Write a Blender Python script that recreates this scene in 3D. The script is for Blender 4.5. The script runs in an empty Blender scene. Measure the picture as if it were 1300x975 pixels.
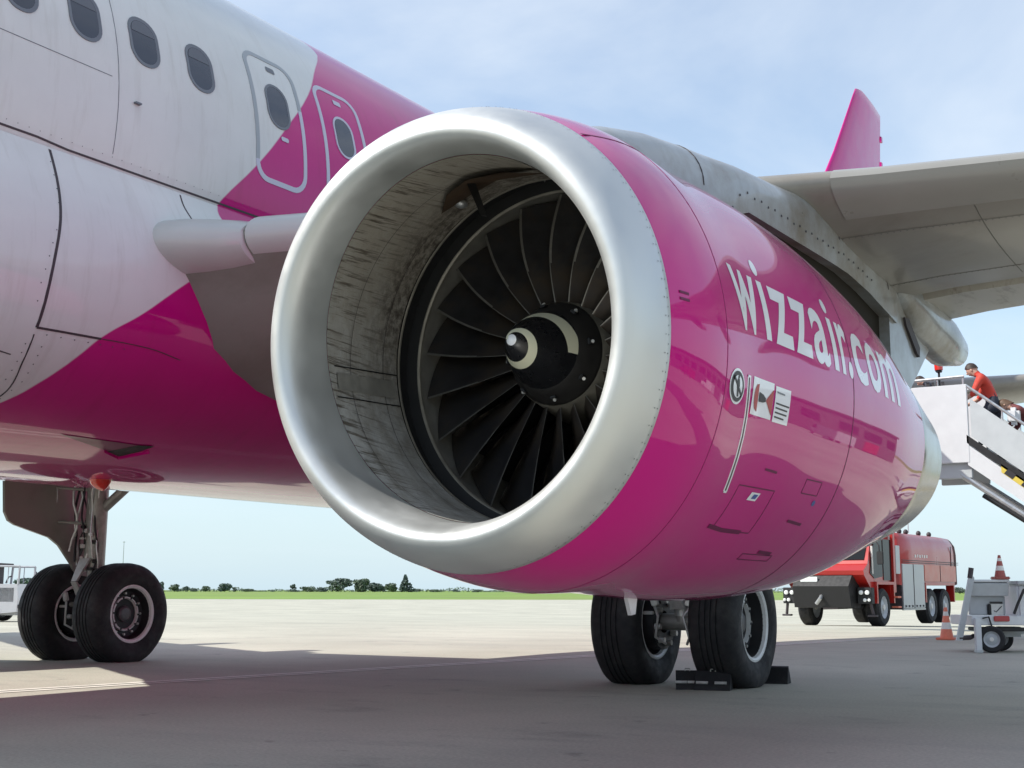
import bpy, bmesh, math, random
from math import sin, cos, pi, sqrt, radians, atan2, hypot
from mathutils import Vector, Matrix

random.seed(7)
SC = bpy.context.scene
COL = SC.collection

# ------------------------------------------------------------------ camera
YAW, PITCH, ROLL = 0.541052, 0.154395, 0.001757
CAM = Vector((8.66616, -11.10653, 0.82454))
FPX, WPX = 1683.16, 1300.0
_r = Vector((cos(YAW), sin(YAW), 0.0))
_f = Vector((-sin(YAW) * cos(PITCH), cos(YAW) * cos(PITCH), sin(PITCH)))
_u = _r.cross(_f)
_r2 = _r * cos(ROLL) + _u * sin(ROLL)
_u2 = _u * cos(ROLL) - _r * sin(ROLL)
cam = bpy.data.cameras.new("camera")
cam.sensor_fit = 'HORIZONTAL'
cam.sensor_width = 36.0
cam.lens = 36.0 * FPX / WPX
cam.clip_start, cam.clip_end = 0.1, 12000.0
camo = bpy.data.objects.new("camera", cam)
camo.matrix_world = Matrix((
    (_r2.x, _u2.x, -_f.x, CAM.x), (_r2.y, _u2.y, -_f.y, CAM.y),
    (_r2.z, _u2.z, -_f.z, CAM.z), (0, 0, 0, 1)))
COL.objects.link(camo)
SC.camera = camo

# ------------------------------------------------------------------ light
LIGHT = Vector((0.86, 0.65, -1.0)).normalized()      # way the sunlight travels
SUN_EL = math.asin(-LIGHT.z)
SUN_AZ = atan2(-LIGHT.x, -LIGHT.y)                   # clockwise from +Y
sun = bpy.data.lights.new("sun", 'SUN')
sun.energy = 3.9
sun.angle = radians(0.53)
sun.color = (1.0, 0.955, 0.88)
suno = bpy.data.objects.new("sun", sun)
suno.rotation_euler = LIGHT.to_track_quat('-Z', 'Y').to_euler()
COL.objects.link(suno)

world = bpy.data.worlds.new("World")
SC.world = world
world.use_nodes = True
wn = world.node_tree
wn.nodes.clear()
def wnode(t, **k):
    n = wn.nodes.new(t)
    for a, b in k.items():
        setattr(n, a, b)
    return n
sky = wnode('ShaderNodeTexSky', sky_type='NISHITA', sun_disc=False, sun_elevation=SUN_EL,
            sun_rotation=SUN_AZ % (2 * pi), altitude=100.0, air_density=1.0, dust_density=0.35, ozone_density=1.6)
bg = wnode('ShaderNodeBackground')
bg.inputs['Strength'].default_value = 0.138
wout = wnode('ShaderNodeOutputWorld')
# thin high cloud over the whole dome, laid out on a flat layer above
tc = wnode('ShaderNodeTexCoord')
sep = wnode('ShaderNodeSeparateXYZ')
wn.links.new(tc.outputs['Generated'], sep.inputs[0])
mz = wnode('ShaderNodeMath', operation='MAXIMUM'); mz.inputs[1].default_value = 0.0
az = wnode('ShaderNodeMath', operation='ADD'); az.inputs[1].default_value = 0.14
wn.links.new(sep.outputs['Z'], mz.inputs[0]); wn.links.new(mz.outputs[0], az.inputs[0])
dx = wnode('ShaderNodeMath', operation='DIVIDE'); dy = wnode('ShaderNodeMath', operation='DIVIDE')
wn.links.new(sep.outputs['X'], dx.inputs[0]); wn.links.new(az.outputs[0], dx.inputs[1])
wn.links.new(sep.outputs['Y'], dy.inputs[0]); wn.links.new(az.outputs[0], dy.inputs[1])
cmb = wnode('ShaderNodeCombineXYZ')
wn.links.new(dx.outputs[0], cmb.inputs[0]); wn.links.new(dy.outputs[0], cmb.inputs[1])
nz = wnode('ShaderNodeTexNoise')
nz.inputs['Scale'].default_value = 0.85; nz.inputs['Detail'].default_value = 7.0
nz.inputs['Roughness'].default_value = 0.56; nz.inputs['Distortion'].default_value = 0.5
wn.links.new(cmb.outputs[0], nz.inputs['Vector'])
rmp = wnode('ShaderNodeMapRange')
rmp.inputs[1].default_value = 0.42; rmp.inputs[2].default_value = 0.62
rmp.inputs[3].default_value = 0.26; rmp.inputs[4].default_value = 0.82
wn.links.new(nz.outputs['Fac'], rmp.inputs[0])
mix = wnode('ShaderNodeMixRGB')
mix.inputs[2].default_value = (4.35, 4.75, 5.2, 1)
# the layer is seen through at a slant towards the horizon, so it covers more of the sky there
inv = wnode('ShaderNodeMath', operation='SUBTRACT'); inv.inputs[0].default_value = 1.0
wn.links.new(mz.outputs[0], inv.inputs[1])
pw = wnode('ShaderNodeMath', operation='POWER'); pw.inputs[1].default_value = 4.0
wn.links.new(inv.outputs[0], pw.inputs[0])
sl = wnode('ShaderNodeMath', operation='MULTIPLY'); sl.inputs[1].default_value = 0.96
wn.links.new(pw.outputs[0], sl.inputs[0])
hz = wnode('ShaderNodeMixRGB'); hz.inputs[2].default_value = (3.0, 3.85, 4.35, 1)
wn.links.new(sl.outputs[0], hz.inputs[0]); wn.links.new(sky.outputs[0], hz.inputs[1])
thin = wnode('ShaderNodeMath', operation='SUBTRACT'); thin.inputs[0].default_value = 1.0
wn.links.new(sl.outputs[0], thin.inputs[1])
cf = wnode('ShaderNodeMath', operation='MULTIPLY')
wn.links.new(rmp.outputs[0], cf.inputs[0]); wn.links.new(thin.outputs[0], cf.inputs[1])
wn.links.new(cf.outputs[0], mix.inputs[0]); wn.links.new(hz.outputs[0], mix.inputs[1])
wn.links.new(mix.outputs[0], bg.inputs['Color'])
wn.links.new(bg.outputs[0], wout.inputs[0])

SC.view_settings.view_transform = 'Standard'
SC.view_settings.look = 'None'
SC.view_settings.exposure = 0.60
SC.view_settings.gamma = 1.0
SC.render.engine = 'CYCLES'
SC.cycles.max_bounces = 8
SC.cycles.use_denoising = True

# ------------------------------------------------------------------ materials
MATS = {}
def new_mat(name):
    m = bpy.data.materials.new(name)
    m.use_nodes = True
    MATS[name] = m
    nt = m.node_tree
    return m, nt, nt.nodes['Principled BSDF']
def pbr(name, col, rough=0.5, metal=0.0, coat=0.0, var=0.0, vscale=3.0, bump=0.0, bscale=40.0, coat_rough=0.03, stretch=None, spec=0.5, dirt=None):
    """plain surface with a little tonal noise, an optional fine relief and optional grime"""
    m, nt, b = new_mat(name)
    b.inputs['Base Color'].default_value = (*col, 1)
    b.inputs['Roughness'].default_value = rough
    b.inputs['Metallic'].default_value = metal
    b.inputs['Coat Weight'].default_value = coat
    b.inputs['Coat Roughness'].default_value = coat_rough
    b.inputs['Specular IOR Level'].default_value = spec
    L = nt.links
    tcn = nt.nodes.new('ShaderNodeTexCoord')
    vec = tcn.outputs['Object']
    if stretch:
        mp = nt.nodes.new('ShaderNodeMapping')
        mp.inputs['Scale'].default_value = stretch
        L.new(vec, mp.inputs[0]); vec = mp.outputs[0]
    if var:
        n = nt.nodes.new('ShaderNodeTexNoise'); n.inputs['Scale'].default_value = vscale
        n.inputs['Detail'].default_value = 6; n.inputs['Roughness'].default_value = 0.6
        L.new(vec, n.inputs['Vector'])
        r = nt.nodes.new('ShaderNodeMapRange')
        r.inputs[1].default_value = 0.3; r.inputs[2].default_value = 0.7
        r.inputs[3].default_value = 1 - var; r.inputs[4].default_value = 1 + var
        L.new(n.outputs['Fac'], r.inputs[0])
        h = nt.nodes.new('ShaderNodeHueSaturation'); h.inputs['Color'].default_value = (*col, 1)
        L.new(r.outputs[0], h.inputs['Value'])
        last = h.outputs[0]
        if dirt:
            dcol, dscale, lo, hi, amt = dirt
            n3 = nt.nodes.new('ShaderNodeTexNoise'); n3.inputs['Scale'].default_value = dscale
            n3.inputs['Detail'].default_value = 8; n3.inputs['Roughness'].default_value = 0.7
            L.new(vec, n3.inputs['Vector'])
            r3 = nt.nodes.new('ShaderNodeMapRange')
            r3.inputs[1].default_value = lo; r3.inputs[2].default_value = hi
            r3.inputs[3].default_value = 0; r3.inputs[4].default_value = amt
            L.new(n3.outputs['Fac'], r3.inputs[0])
            mx = nt.nodes.new('ShaderNodeMixRGB'); mx.inputs[2].default_value = (*dcol, 1)
            L.new(r3.outputs[0], mx.inputs[0]); L.new(last, mx.inputs[1]); last = mx.outputs[0]
        L.new(last, b.inputs['Base Color'])
        r2 = nt.nodes.new('ShaderNodeMapRange')
        r2.inputs[1].default_value = 0.3; r2.inputs[2].default_value = 0.7
        r2.inputs[3].default_value = max(0.02, rough * (1 - 0.25)); r2.inputs[4].default_value = min(1, rough * 1.25)
        L.new(n.outputs['Fac'], r2.inputs[0]); L.new(r2.outputs[0], b.inputs['Roughness'])
    if bump:
        n2 = nt.nodes.new('ShaderNodeTexNoise'); n2.inputs['Scale'].default_value = bscale; n2.inputs['Detail'].default_value = 4
        L.new(vec, n2.inputs['Vector'])
        bp = nt.nodes.new('ShaderNodeBump'); bp.inputs['Strength'].default_value = bump; bp.inputs['Distance'].default_value = 0.02
        L.new(n2.outputs['Fac'], bp.inputs['Height']); L.new(bp.outputs[0], b.inputs['Normal'])
    return m

MAG = (0.52, 0.002, 0.190)
WHITE = (0.68, 0.69, 0.67)
M_mag = pbr('magenta_paint', MAG, 0.45, 0, 1.0, 0.05, 1.5, 0, 2.2, 0.012, spec=0.05)
M_mag.node_tree.nodes['Principled BSDF'].inputs['Coat IOR'].default_value = 1.36
M_white = pbr('white_paint', (0.74, 0.75, 0.77), 0.32, 0, 0.5, 0.04, 2.0)
M_letter = pbr('white_lettering', (0.84, 0.84, 0.86), 0.35, 0, 0.6, 0.02, 5)
M_alu = pbr('lip_aluminium', (0.63, 0.64, 0.63), 0.45, 0.70, 0, 0.04, 4.0, 0.0, 30)
M_nozzle = pbr('nozzle_metal', (0.36, 0.34, 0.30), 0.20, 1.0, 0, 0.12, 6.0, 0.03, 8)
M_wing = pbr('wing_grey_paint', (0.235, 0.218, 0.19), 0.38, 0, 0.35, 0.08, 1.2, 0, 10, 0.12, dirt=((0.13, 0.105, 0.08), 1.6, 0.5, 0.75, 0.5), stretch=(0.6, 1.0, 1.0))
M_slat = pbr('slat_grey_paint', (0.29, 0.28, 0.255), 0.32, 0, 0.4, 0.05, 1.5, 0, 10, 0.1)
M_bullet = pbr('root_fairing_paint', (0.52, 0.52, 0.50), 0.34, 0, 0.4, 0.05, 2)
M_flap = pbr('flap_grey_paint', (0.36, 0.33, 0.28), 0.36, 0, 0.3, 0.12, 3.0, 0, 10, 0.1, dirt=((0.10, 0.08, 0.06), 3.0, 0.55, 0.7, 0.7), stretch=(2.5, 0.5, 1.0))
M_pylon = pbr('pylon_grey_paint', (0.33, 0.35, 0.36), 0.36, 0, 0.4, 0.06, 2.0, 0, 10, 0.08, dirt=((0.15, 0.12, 0.08), 1.5, 0.42, 0.66, 0.85))
M_sooty = pbr('sooty_metal', (0.045, 0.038, 0.028), 0.6, 0.3, 0, 0.25, 5.0)
M_keel = pbr('keel_shade_dark', (0.022, 0.018, 0.013), 0.7, spec=0.2)  # shade of the gap between pylon and nacelle put into the keel colour
M_tyre = pbr('tyre_rubber', (0.012, 0.012, 0.014), 0.72, 0, 0, 0.2, 12.0, 0.1, 90, dirt=((0.05, 0.046, 0.042), 5.0, 0.52, 0.72, 0.55))
M_rim = pbr('rim_aluminium', (0.82, 0.82, 0.81), 0.45, 0.1, 0, 0.08, 20)
M_hub = pbr('hub_dark_metal', (0.025, 0.025, 0.028), 0.5, 0.3, 0, 0.2, 20)
M_hubcap = pbr('hub_cap_metal', (0.12, 0.12, 0.125), 0.45, 0.4, 0, 0.2, 30)
M_gear = pbr('gear_grey_metal', (0.33, 0.32, 0.29), 0.42, 0.35, 0, 0.2, 12)
M_gearlt = pbr('gear_light_metal', (0.62, 0.61, 0.58), 0.4, 0.4, 0, 0.15, 20)
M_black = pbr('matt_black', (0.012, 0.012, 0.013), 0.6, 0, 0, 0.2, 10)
M_seam = pbr('seam_sealant', (0.05, 0.04, 0.045), 0.6)
M_magseam = pbr('cowl_seam_dark', (0.13, 0.004, 0.055), 0.6)
M_rivet = pbr('fastener_dark', (0.10, 0.10, 0.11), 0.5, 0.5)
M_glass = pbr('cabin_glass', (0.035, 0.04, 0.055), 0.06, 0, 0.6, 0.1, 3)
M_frame = pbr('window_frame_grey', (0.17, 0.18, 0.20), 0.4, 0.3)
M_blind = pbr('window_blind', (0.12, 0.13, 0.15), 0.5)
M_border = pbr('exit_border_paint', (0.52, 0.52, 0.62), 0.4, 0, 0.3)
M_bordergrey = pbr('exit_border_grey_paint', (0.33, 0.36, 0.38), 0.4, 0, 0.3)
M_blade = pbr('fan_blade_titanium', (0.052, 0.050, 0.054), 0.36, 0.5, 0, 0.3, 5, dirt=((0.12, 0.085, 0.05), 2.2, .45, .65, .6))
M_edge = pbr('blade_leading_edge', (0.26, 0.25, 0.23), 0.40, 0.55, 0, 0.15, 30)
M_hubring = pbr('fan_hub_grey', (0.24, 0.225, 0.19), 0.5, 0.2, 0, 0.2, 14)
M_ringedge = pbr('case_ring_metal', (0.30, 0.28, 0.24), 0.42, 0.5, 0, 0.2, 9)
M_spin = pbr('spinner_black', (0.010, 0.010, 0.012), 0.28, 0, 0.35, 0.1, 10, coat_rough=0.2)
M_spin2 = pbr('spinner_base_black', (0.03, 0.028, 0.027), 0.42, 0.2, 0, 0.15, 12)
M_spiral = pbr('spiral_cream_paint', (0.72, 0.70, 0.52), 0.5)
M_red = pbr('fire_red_paint', (0.40, 0.016, 0.012), 0.35, 0, 0.5, 0.04, 1, coat_rough=0.08)
M_redpale = pbr('red_panel_reflection', (0.52, 0.10, 0.05), 0.4, 0, 0.5, 0.06, 2)  # paler than the red paint: an orange reflection put into the panel colour
M_maroonpaint = pbr('dark_red_paint', (0.07, 0.012, 0.010), 0.75, spec=0.2)
M_shutter = pbr('shutter_aluminium', (0.50, 0.52, 0.53), 0.42, 0.55, 0, 0.05, 5)
M_dglass = pbr('vehicle_glass', (0.012, 0.014, 0.015), 0.08, spec=0.25)
M_lamp = pbr('headlamp_glass', (0.80, 0.82, 0.80), 0.2, 0, 0.8)
M_cart = pbr('cart_grey_paint', (0.42, 0.44, 0.46), 0.45, 0, 0.2, 0.1, 6)
M_carthi = pbr('cart_pale_paint', (0.62, 0.63, 0.65), 0.45, 0, 0.2, 0.08, 6)
M_reflect = pbr('red_reflector', (0.38, 0.012, 0.025), 0.3, 0, 0.5)
M_orange = pbr('cone_orange', (0.72, 0.20, 0.12), 0.5, 0, 0, 0.1, 20)
M_conered = pbr('cone_faded_red', (0.34, 0.085, 0.07), 0.55, 0, 0, 0.1, 20)
M_conewhite = pbr('cone_white_band', (0.70, 0.68, 0.64), 0.5, 0, 0, 0.1, 20)
M_yellow = pbr('hazard_yellow', (0.65, 0.50, 0.08), 0.5)
M_stair = pbr('stair_white_paint', (0.66, 0.67, 0.68), 0.4, 0, 0.3, 0.04, 4)
M_stairgrey = pbr('stair_grey_paint', (0.50, 0.53, 0.54), 0.45, 0, 0.2, 0.06, 4)
M_steel = pbr('galvanised_steel', (0.48, 0.49, 0.50), 0.4, 0.7, 0, 0.12, 15)
M_beacon = pbr('beacon_red_lens', (0.62, 0.03, 0.012), 0.2, 0, 0.8)
M_bark = pbr('bark', (0.09, 0.07, 0.05), 0.9)
M_skin = pbr('skin', (0.50, 0.30, 0.22), 0.55)
M_hair = pbr('dark_brown_hair', (0.035, 0.022, 0.016), 0.6)
M_hairb = pbr('brown_hair', (0.10, 0.055, 0.03), 0.6)
M_shirt = pbr('red_cotton', (0.52, 0.05, 0.03), 0.8, 0, 0, 0.12, 12)
M_maroon = pbr('maroon_cotton', (0.13, 0.03, 0.03), 0.8, 0, 0, 0.15, 12)
M_trouser = pbr('dark_denim', (0.03, 0.035, 0.05), 0.85)
M_shoe = pbr('shoe_black', (0.015, 0.015, 0.015), 0.6)
M_bagwhite = pbr('pale_cloth', (0.65, 0.65, 0.66), 0.7)
M_blue = pbr('sticker_blue', (0.05, 0.09, 0.30), 0.4)
M_signred = pbr('placard_red', (0.40, 0.045, 0.04), 0.45)
M_signdark = pbr('placard_dark', (0.03, 0.028, 0.03), 0.5)
M_tugwhite = pbr('tug_white_paint', (0.66, 0.67, 0.68), 0.42, 0, 0.3, 0.06, 5)

def add_curve_livery(name):
    """white forward, magenta aft of a curved line: the line's Y is a function of Z"""
    m, nt, b = new_mat(name)
    L = nt.links
    t = nt.nodes.new('ShaderNodeTexCoord'); s = nt.nodes.new('ShaderNodeSeparateXYZ')
    L.new(t.outputs['Object'], s.inputs[0])
    zr = nt.nodes.new('ShaderNodeMapRange'); zr.inputs[1].default_value = 1.5; zr.inputs[2].default_value = 6.5
    L.new(s.outputs['Z'], zr.inputs[0])
    fc = nt.nodes.new('ShaderNodeFloatCurve')
    pts = [(1.5, -6.9), (1.75, -6.2), (1.97, -5.72), (2.14, -5.55), (2.27, -5.44), (2.42, -5.31), (2.61, -5.04), (2.81, -4.78),
           (3.0, -4.52), (3.2, -4.26), (3.36, -4.13), (3.46, -4.12), (3.54, -4.15), (3.62, -4.12), (3.74, -4.03), (3.93, -3.85), (4.16, -3.64), (4.46, -3.38), (4.75, -3.11),
           (4.93, -2.95), (5.22, -2.71), (5.45, -2.47), (5.57, -2.36), (5.8, -2.33), (6.1, -2.42), (6.5, -2.6)]
    cv = fc.mapping.curves[0]
    P = [((z - 1.5) / 5.0, (y + 8.0) / 8.0) for z, y in pts]
    cv.points[0].location = P[0]; cv.points[1].location = P[-1]
    for q in P[1:-1]:
        cv.points.new(*q)
    for p in cv.points:
        p.handle_type = 'AUTO'
    fc.mapping.update()
    L.new(zr.outputs[0], fc.inputs['Value'])
    ym = nt.nodes.new('ShaderNodeMapRange'); ym.inputs[1].default_value = 0; ym.inputs[2].default_value = 1
    ym.inputs[3].default_value = -8; ym.inputs[4].default_value = 0
    L.new(fc.outputs[0], ym.inputs[0])
    sub = nt.nodes.new('ShaderNodeMath'); sub.operation = 'SUBTRACT'
    L.new(s.outputs['Y'], sub.inputs[0]); L.new(ym.outputs[0], sub.inputs[1])
    edge = nt.nodes.new('ShaderNodeMapRange'); edge.inputs[1].default_value = -0.008; edge.inputs[2].default_value = 0.008
    L.new(sub.outputs[0], edge.inputs[0])
    n = nt.nodes.new('ShaderNodeTexNoise'); n.inputs['Scale'].default_value = 1.3; n.inputs['Detail'].default_value = 7; n.inputs['Roughness'].default_value = 0.62
    L.new(t.outputs['Object'], n.inputs['Vector'])
    r = nt.nodes.new('ShaderNodeMapRange'); r.inputs[1].default_value = 0.3; r.inputs[2].default_value = 0.7
    r.inputs[3].default_value = 0.93; r.inputs[4].default_value = 1.04
    L.new(n.outputs['Fac'], r.inputs[0])
    mx = nt.nodes.new('ShaderNodeMixRGB'); mx.inputs[1].default_value = (*WHITE, 1); mx.inputs[2].default_value = (*MAG, 1)
    L.new(edge.outputs[0], mx.inputs[0])
    h = nt.nodes.new('ShaderNodeHueSaturation'); L.new(mx.outputs[0], h.inputs['Color']); L.new(r.outputs[0], h.inputs['Value'])
    mp = nt.nodes.new('ShaderNodeMapping'); mp.inputs['Scale'].default_value = (1.0, 7.0, 0.9); L.new(t.outputs['Object'], mp.inputs[0])
    n3 = nt.nodes.new('ShaderNodeTexNoise'); n3.inputs['Scale'].default_value = 1.6; n3.inputs['Detail'].default_value = 8; n3.inputs['Roughness'].default_value = 0.66
    L.new(mp.outputs[0], n3.inputs['Vector'])
    r3 = nt.nodes.new('ShaderNodeMapRange'); r3.inputs[1].default_value = 0.52; r3.inputs[2].default_value = 0.74; r3.inputs[3].default_value = 0.0; r3.inputs[4].default_value = 0.30
    L.new(n3.outputs['Fac'], r3.inputs[0])
    gm = nt.nodes.new('ShaderNodeMixRGB'); gm.blend_type = 'MULTIPLY'; gm.inputs[2].default_value = (0.62, 0.58, 0.52, 1)
    L.new(r3.outputs[0], gm.inputs[0]); L.new(h.outputs[0], gm.inputs[1])
    L.new(gm.outputs[0], b.inputs['Base Color'])
    b.inputs['Roughness'].default_value = 0.38
    b.inputs['Coat Weight'].default_value = 0.9
    b.inputs['Coat IOR'].default_value = 1.42
    b.inputs['Coat Roughness'].default_value = 0.035
    b.inputs['Specular IOR Level'].default_value = 0.1
    n2 = nt.nodes.new('ShaderNodeTexNoise'); n2.inputs['Scale'].default_value = 1.1; n2.inputs['Detail'].default_value = 1
    L.new(t.outputs['Object'], n2.inputs['Vector'])
    bp = nt.nodes.new('ShaderNodeBump'); bp.inputs['Strength'].default_value = 0.03; bp.inputs['Distance'].default_value = 0.05
    L.new(n2.outputs['Fac'], bp.inputs['Height']); L.new(bp.outputs[0], b.inputs['Coat Normal'])
    return m
M_livery = add_curve_livery('fuselage_livery')

def inlet_barrel_material():
    """grey acoustic lining, stained brown, with streaks running fore and aft"""
    m, nt, b = new_mat('inlet_barrel_lining')
    L = nt.links
    t = nt.nodes.new('ShaderNodeTexCoord')
    mp = nt.nodes.new('ShaderNodeMapping'); mp.inputs['Location'].default_value = (-5.8, 6.4, -1.86)
    L.new(t.outputs['Object'], mp.inputs[0])
    s = nt.nodes.new('ShaderNodeSeparateXYZ'); L.new(mp.outputs[0], s.inputs[0])
    at = nt.nodes.new('ShaderNodeMath'); at.operation = 'ARCTAN2'
    L.new(s.outputs['Z'], at.inputs[0]); L.new(s.outputs['X'], at.inputs[1])
    c = nt.nodes.new('ShaderNodeCombineXYZ')
    L.new(at.outputs[0], c.inputs[0]); L.new(s.outputs['Y'], c.inputs[1])
    def noise(scale, sx, sy, det=6, ro=0.65):
        mm = nt.nodes.new('ShaderNodeMapping'); mm.inputs['Scale'].default_value = (sx, sy, 1)
        L.new(c.outputs[0], mm.inputs[0])
        n = nt.nodes.new('ShaderNodeTexNoise'); n.inputs['Scale'].default_value = scale
        n.inputs['Detail'].default_value = det; n.inputs['Roughness'].default_value = ro
        L.new(mm.outputs[0], n.inputs['Vector'])
        return n.outputs['Fac']
    def ramp(src, lo, hi, a=0.0, bb=1.0):
        r = nt.nodes.new('ShaderNodeMapRange'); r.inputs[1].default_value = lo; r.inputs[2].default_value = hi
        r.inputs[3].default_value = a; r.inputs[4].default_value = bb
        L.new(src, r.inputs[0]); return r.outputs[0]
    def mixc(f, a, bcol):
        x = nt.nodes.new('ShaderNodeMixRGB')
        L.new(f, x.inputs[0])
        if isinstance(a, tuple): x.inputs[1].default_value = (*a, 1)
        else: L.new(a, x.inputs[1])
        x.inputs[2].default_value = (*bcol, 1)
        return x.outputs[0]
    # streaks: fine round the circumference, long fore and aft; thickest just behind the lip
    st = noise(1.0, 44, 2.6, 7, 0.7)
    fwd = ramp(s.outputs['Y'], -0.30, 0.20, 1.0, 0.30)
    mul = nt.nodes.new('ShaderNodeMath'); mul.operation = 'MULTIPLY'
    L.new(ramp(st, 0.51, 0.60), mul.inputs[0]); L.new(fwd, mul.inputs[1])
    base = mixc(ramp(noise(3.0, 1.6, 2.4, 9, 0.72), 0.38, 0.60), (0.47, 0.475, 0.465), (0.31, 0.30, 0.275))
    up = ramp(s.outputs['Z'], -0.35, 0.45, 0.0, 0.75)
    base = mixc(up, base, (0.34, 0.30, 0.245))
    base = mixc(mul.outputs[0], base, (0.10, 0.082, 0.062))
    # scuffed band just ahead of the fan, upper half
    band = ramp(s.outputs['Y'], 0.00, 0.22)
    sc = ramp(noise(3.0, 5, 6, 9, 0.78), 0.42, 0.58)
    m2 = nt.nodes.new('ShaderNodeMath'); m2.operation = 'MULTIPLY'; L.new(band, m2.inputs[0]); L.new(sc, m2.inputs[1])
    m3 = nt.nodes.new('ShaderNodeMath'); m3.operation = 'MULTIPLY'; L.new(m2.outputs[0], m3.inputs[0]); L.new(ramp(s.outputs['Z'], -0.25, 0.25, 0.15, 0.85), m3.inputs[1])
    base = mixc(m3.outputs[0], base, (0.055, 0.04, 0.032))
    lt = ramp(noise(5.0, 9, 9, 8, 0.8), 0.60, 0.72, 0, 0.5)
    m4 = nt.nodes.new('ShaderNodeMath'); m4.operation = 'MULTIPLY'; L.new(band, m4.inputs[0]); L.new(lt, m4.inputs[1])
    base = mixc(m4.outputs[0], base, (0.36, 0.33, 0.28))
    L.new(base, b.inputs['Base Color'])
    b.inputs['Roughness'].default_value = 0.55
    b.inputs['Metallic'].default_value = 0.15
    bp = nt.nodes.new('ShaderNodeBump'); bp.inputs['Strength'].default_value = 0.25; bp.inputs['Distance'].default_value = 0.01
    L.new(sc, bp.inputs['Height']); L.new(bp.outputs[0], b.inputs['Normal'])
    return m
M_barrel = inlet_barrel_material()

def concrete_material():
    m, nt, b = new_mat('apron_concrete')
    L = nt.links
    t = nt.nodes.new('ShaderNodeTexCoord')
    def noise(scale, det=8, ro=0.6, st=None):
        n = nt.nodes.new('ShaderNodeTexNoise'); n.inputs['Scale'].default_value = scale
        n.inputs['Detail'].default_value = det; n.inputs['Roughness'].default_value = ro
        v = t.outputs['Object']
        if st:
            mm = nt.nodes.new('ShaderNodeMapping'); mm.inputs['Scale'].default_value = st
            mm.inputs['Rotation'].default_value = (0, 0, 0.4)
            L.new(v, mm.inputs[0]); v = mm.outputs[0]
        L.new(v, n.inputs['Vector']); return n.outputs['Fac']
    def ramp(src, lo, hi, a, bb):
        r = nt.nodes.new('ShaderNodeMapRange'); r.inputs[1].default_value = lo; r.inputs[2].default_value = hi
        r.inputs[3].default_value = a; r.inputs[4].default_value = bb
        L.new(src, r.inputs[0]); return r.outputs[0]
    x = nt.nodes.new('ShaderNodeMixRGB'); x.inputs[1].default_value = (0.385, 0.375, 0.31, 1); x.inputs[2].default_value = (0.49, 0.478, 0.395, 1)
    L.new(ramp(noise(0.25), 0.35, 0.65, 0, 1), x.inputs[0])
    y = nt.nodes.new('ShaderNodeMixRGB'); y.inputs[2].default_value = (0.29, 0.285, 0.255, 1)
    L.new(x.outputs[0], y.inputs[1]); L.new(ramp(noise(0.09, 9, 0.66, (1, 5, 1)), 0.52, 0.7, 0, 0.55), y.inputs[0])
    w1 = nt.nodes.new('ShaderNodeMixRGB'); w1.inputs[2].default_value = (0.20, 0.19, 0.175, 1)
    L.new(y.outputs[0], w1.inputs[1]); L.new(ramp(noise(0.75, 9, 0.7, (1, 1.8, 1)), 0.56, 0.70, 0, 0.45), w1.inputs[0])
    w2 = nt.nodes.new('ShaderNodeMixRGB'); w2.inputs[2].default_value = (0.13, 0.12, 0.115, 1)
    L.new(w1.outputs[0], w2.inputs[1]); L.new(ramp(noise(2.3, 5, 0.55), 0.66, 0.74, 0, 0.55), w2.inputs[0])
    z = nt.nodes.new('ShaderNodeMixRGB'); z.blend_type = 'MULTIPLY'; z.inputs[0].default_value = 1
    L.new(w2.outputs[0], z.inputs[1])
    f = noise(45, 4, 0.7)
    cc = nt.nodes.new('ShaderNodeCombineXYZ'); g = ramp(f, 0.3, 0.7, 0.80, 1.16)
    for i in range(3): L.new(g, cc.inputs[i])
    L.new(cc.outputs[0], z.inputs[2])
    L.new(z.outputs[0], b.inputs['Base Color'])
    b.inputs['Roughness'].default_value = 0.85
    b.inputs['Specular IOR Level'].default_value = 0.3
    bp = nt.nodes.new('ShaderNodeBump'); bp.inputs['Strength'].default_value = 0.2; bp.inputs['Distance'].default_value = 0.01
    L.new(noise(120, 3, 0.6), bp.inputs['Height']); L.new(bp.outputs[0], b.inputs['Normal'])
    return m
M_apron = concrete_material()
M_line = pbr('worn_line_paint', (0.76, 0.75, 0.66), 0.7, 0, 0, 0.15, 6, dirt=((0.50, 0.48, 0.42), 5.0, 0.55, 0.7, 0.7))
M_joint = pbr('joint_sealant', (0.33, 0.31, 0.255), 0.9)
M_grass = pbr('grass_green', (0.15, 0.25, 0.03), 0.95, 0, 0, 0.35, 0.03, stretch=(1, 1, 1), dirt=((0.20, 0.20, 0.06), 0.012, 0.45, 0.65, 0.7))
def leaf_mat(name, col):
    return pbr(name, col, 0.9, 0, 0, 0.4, 0.4)
M_leaf = [leaf_mat('leaf_dark', (0.115, 0.15, 0.125)), leaf_mat('leaf_mid', (0.115, 0.155, 0.105)), leaf_mat('leaf_blue', (0.105, 0.145, 0.125))]

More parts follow.
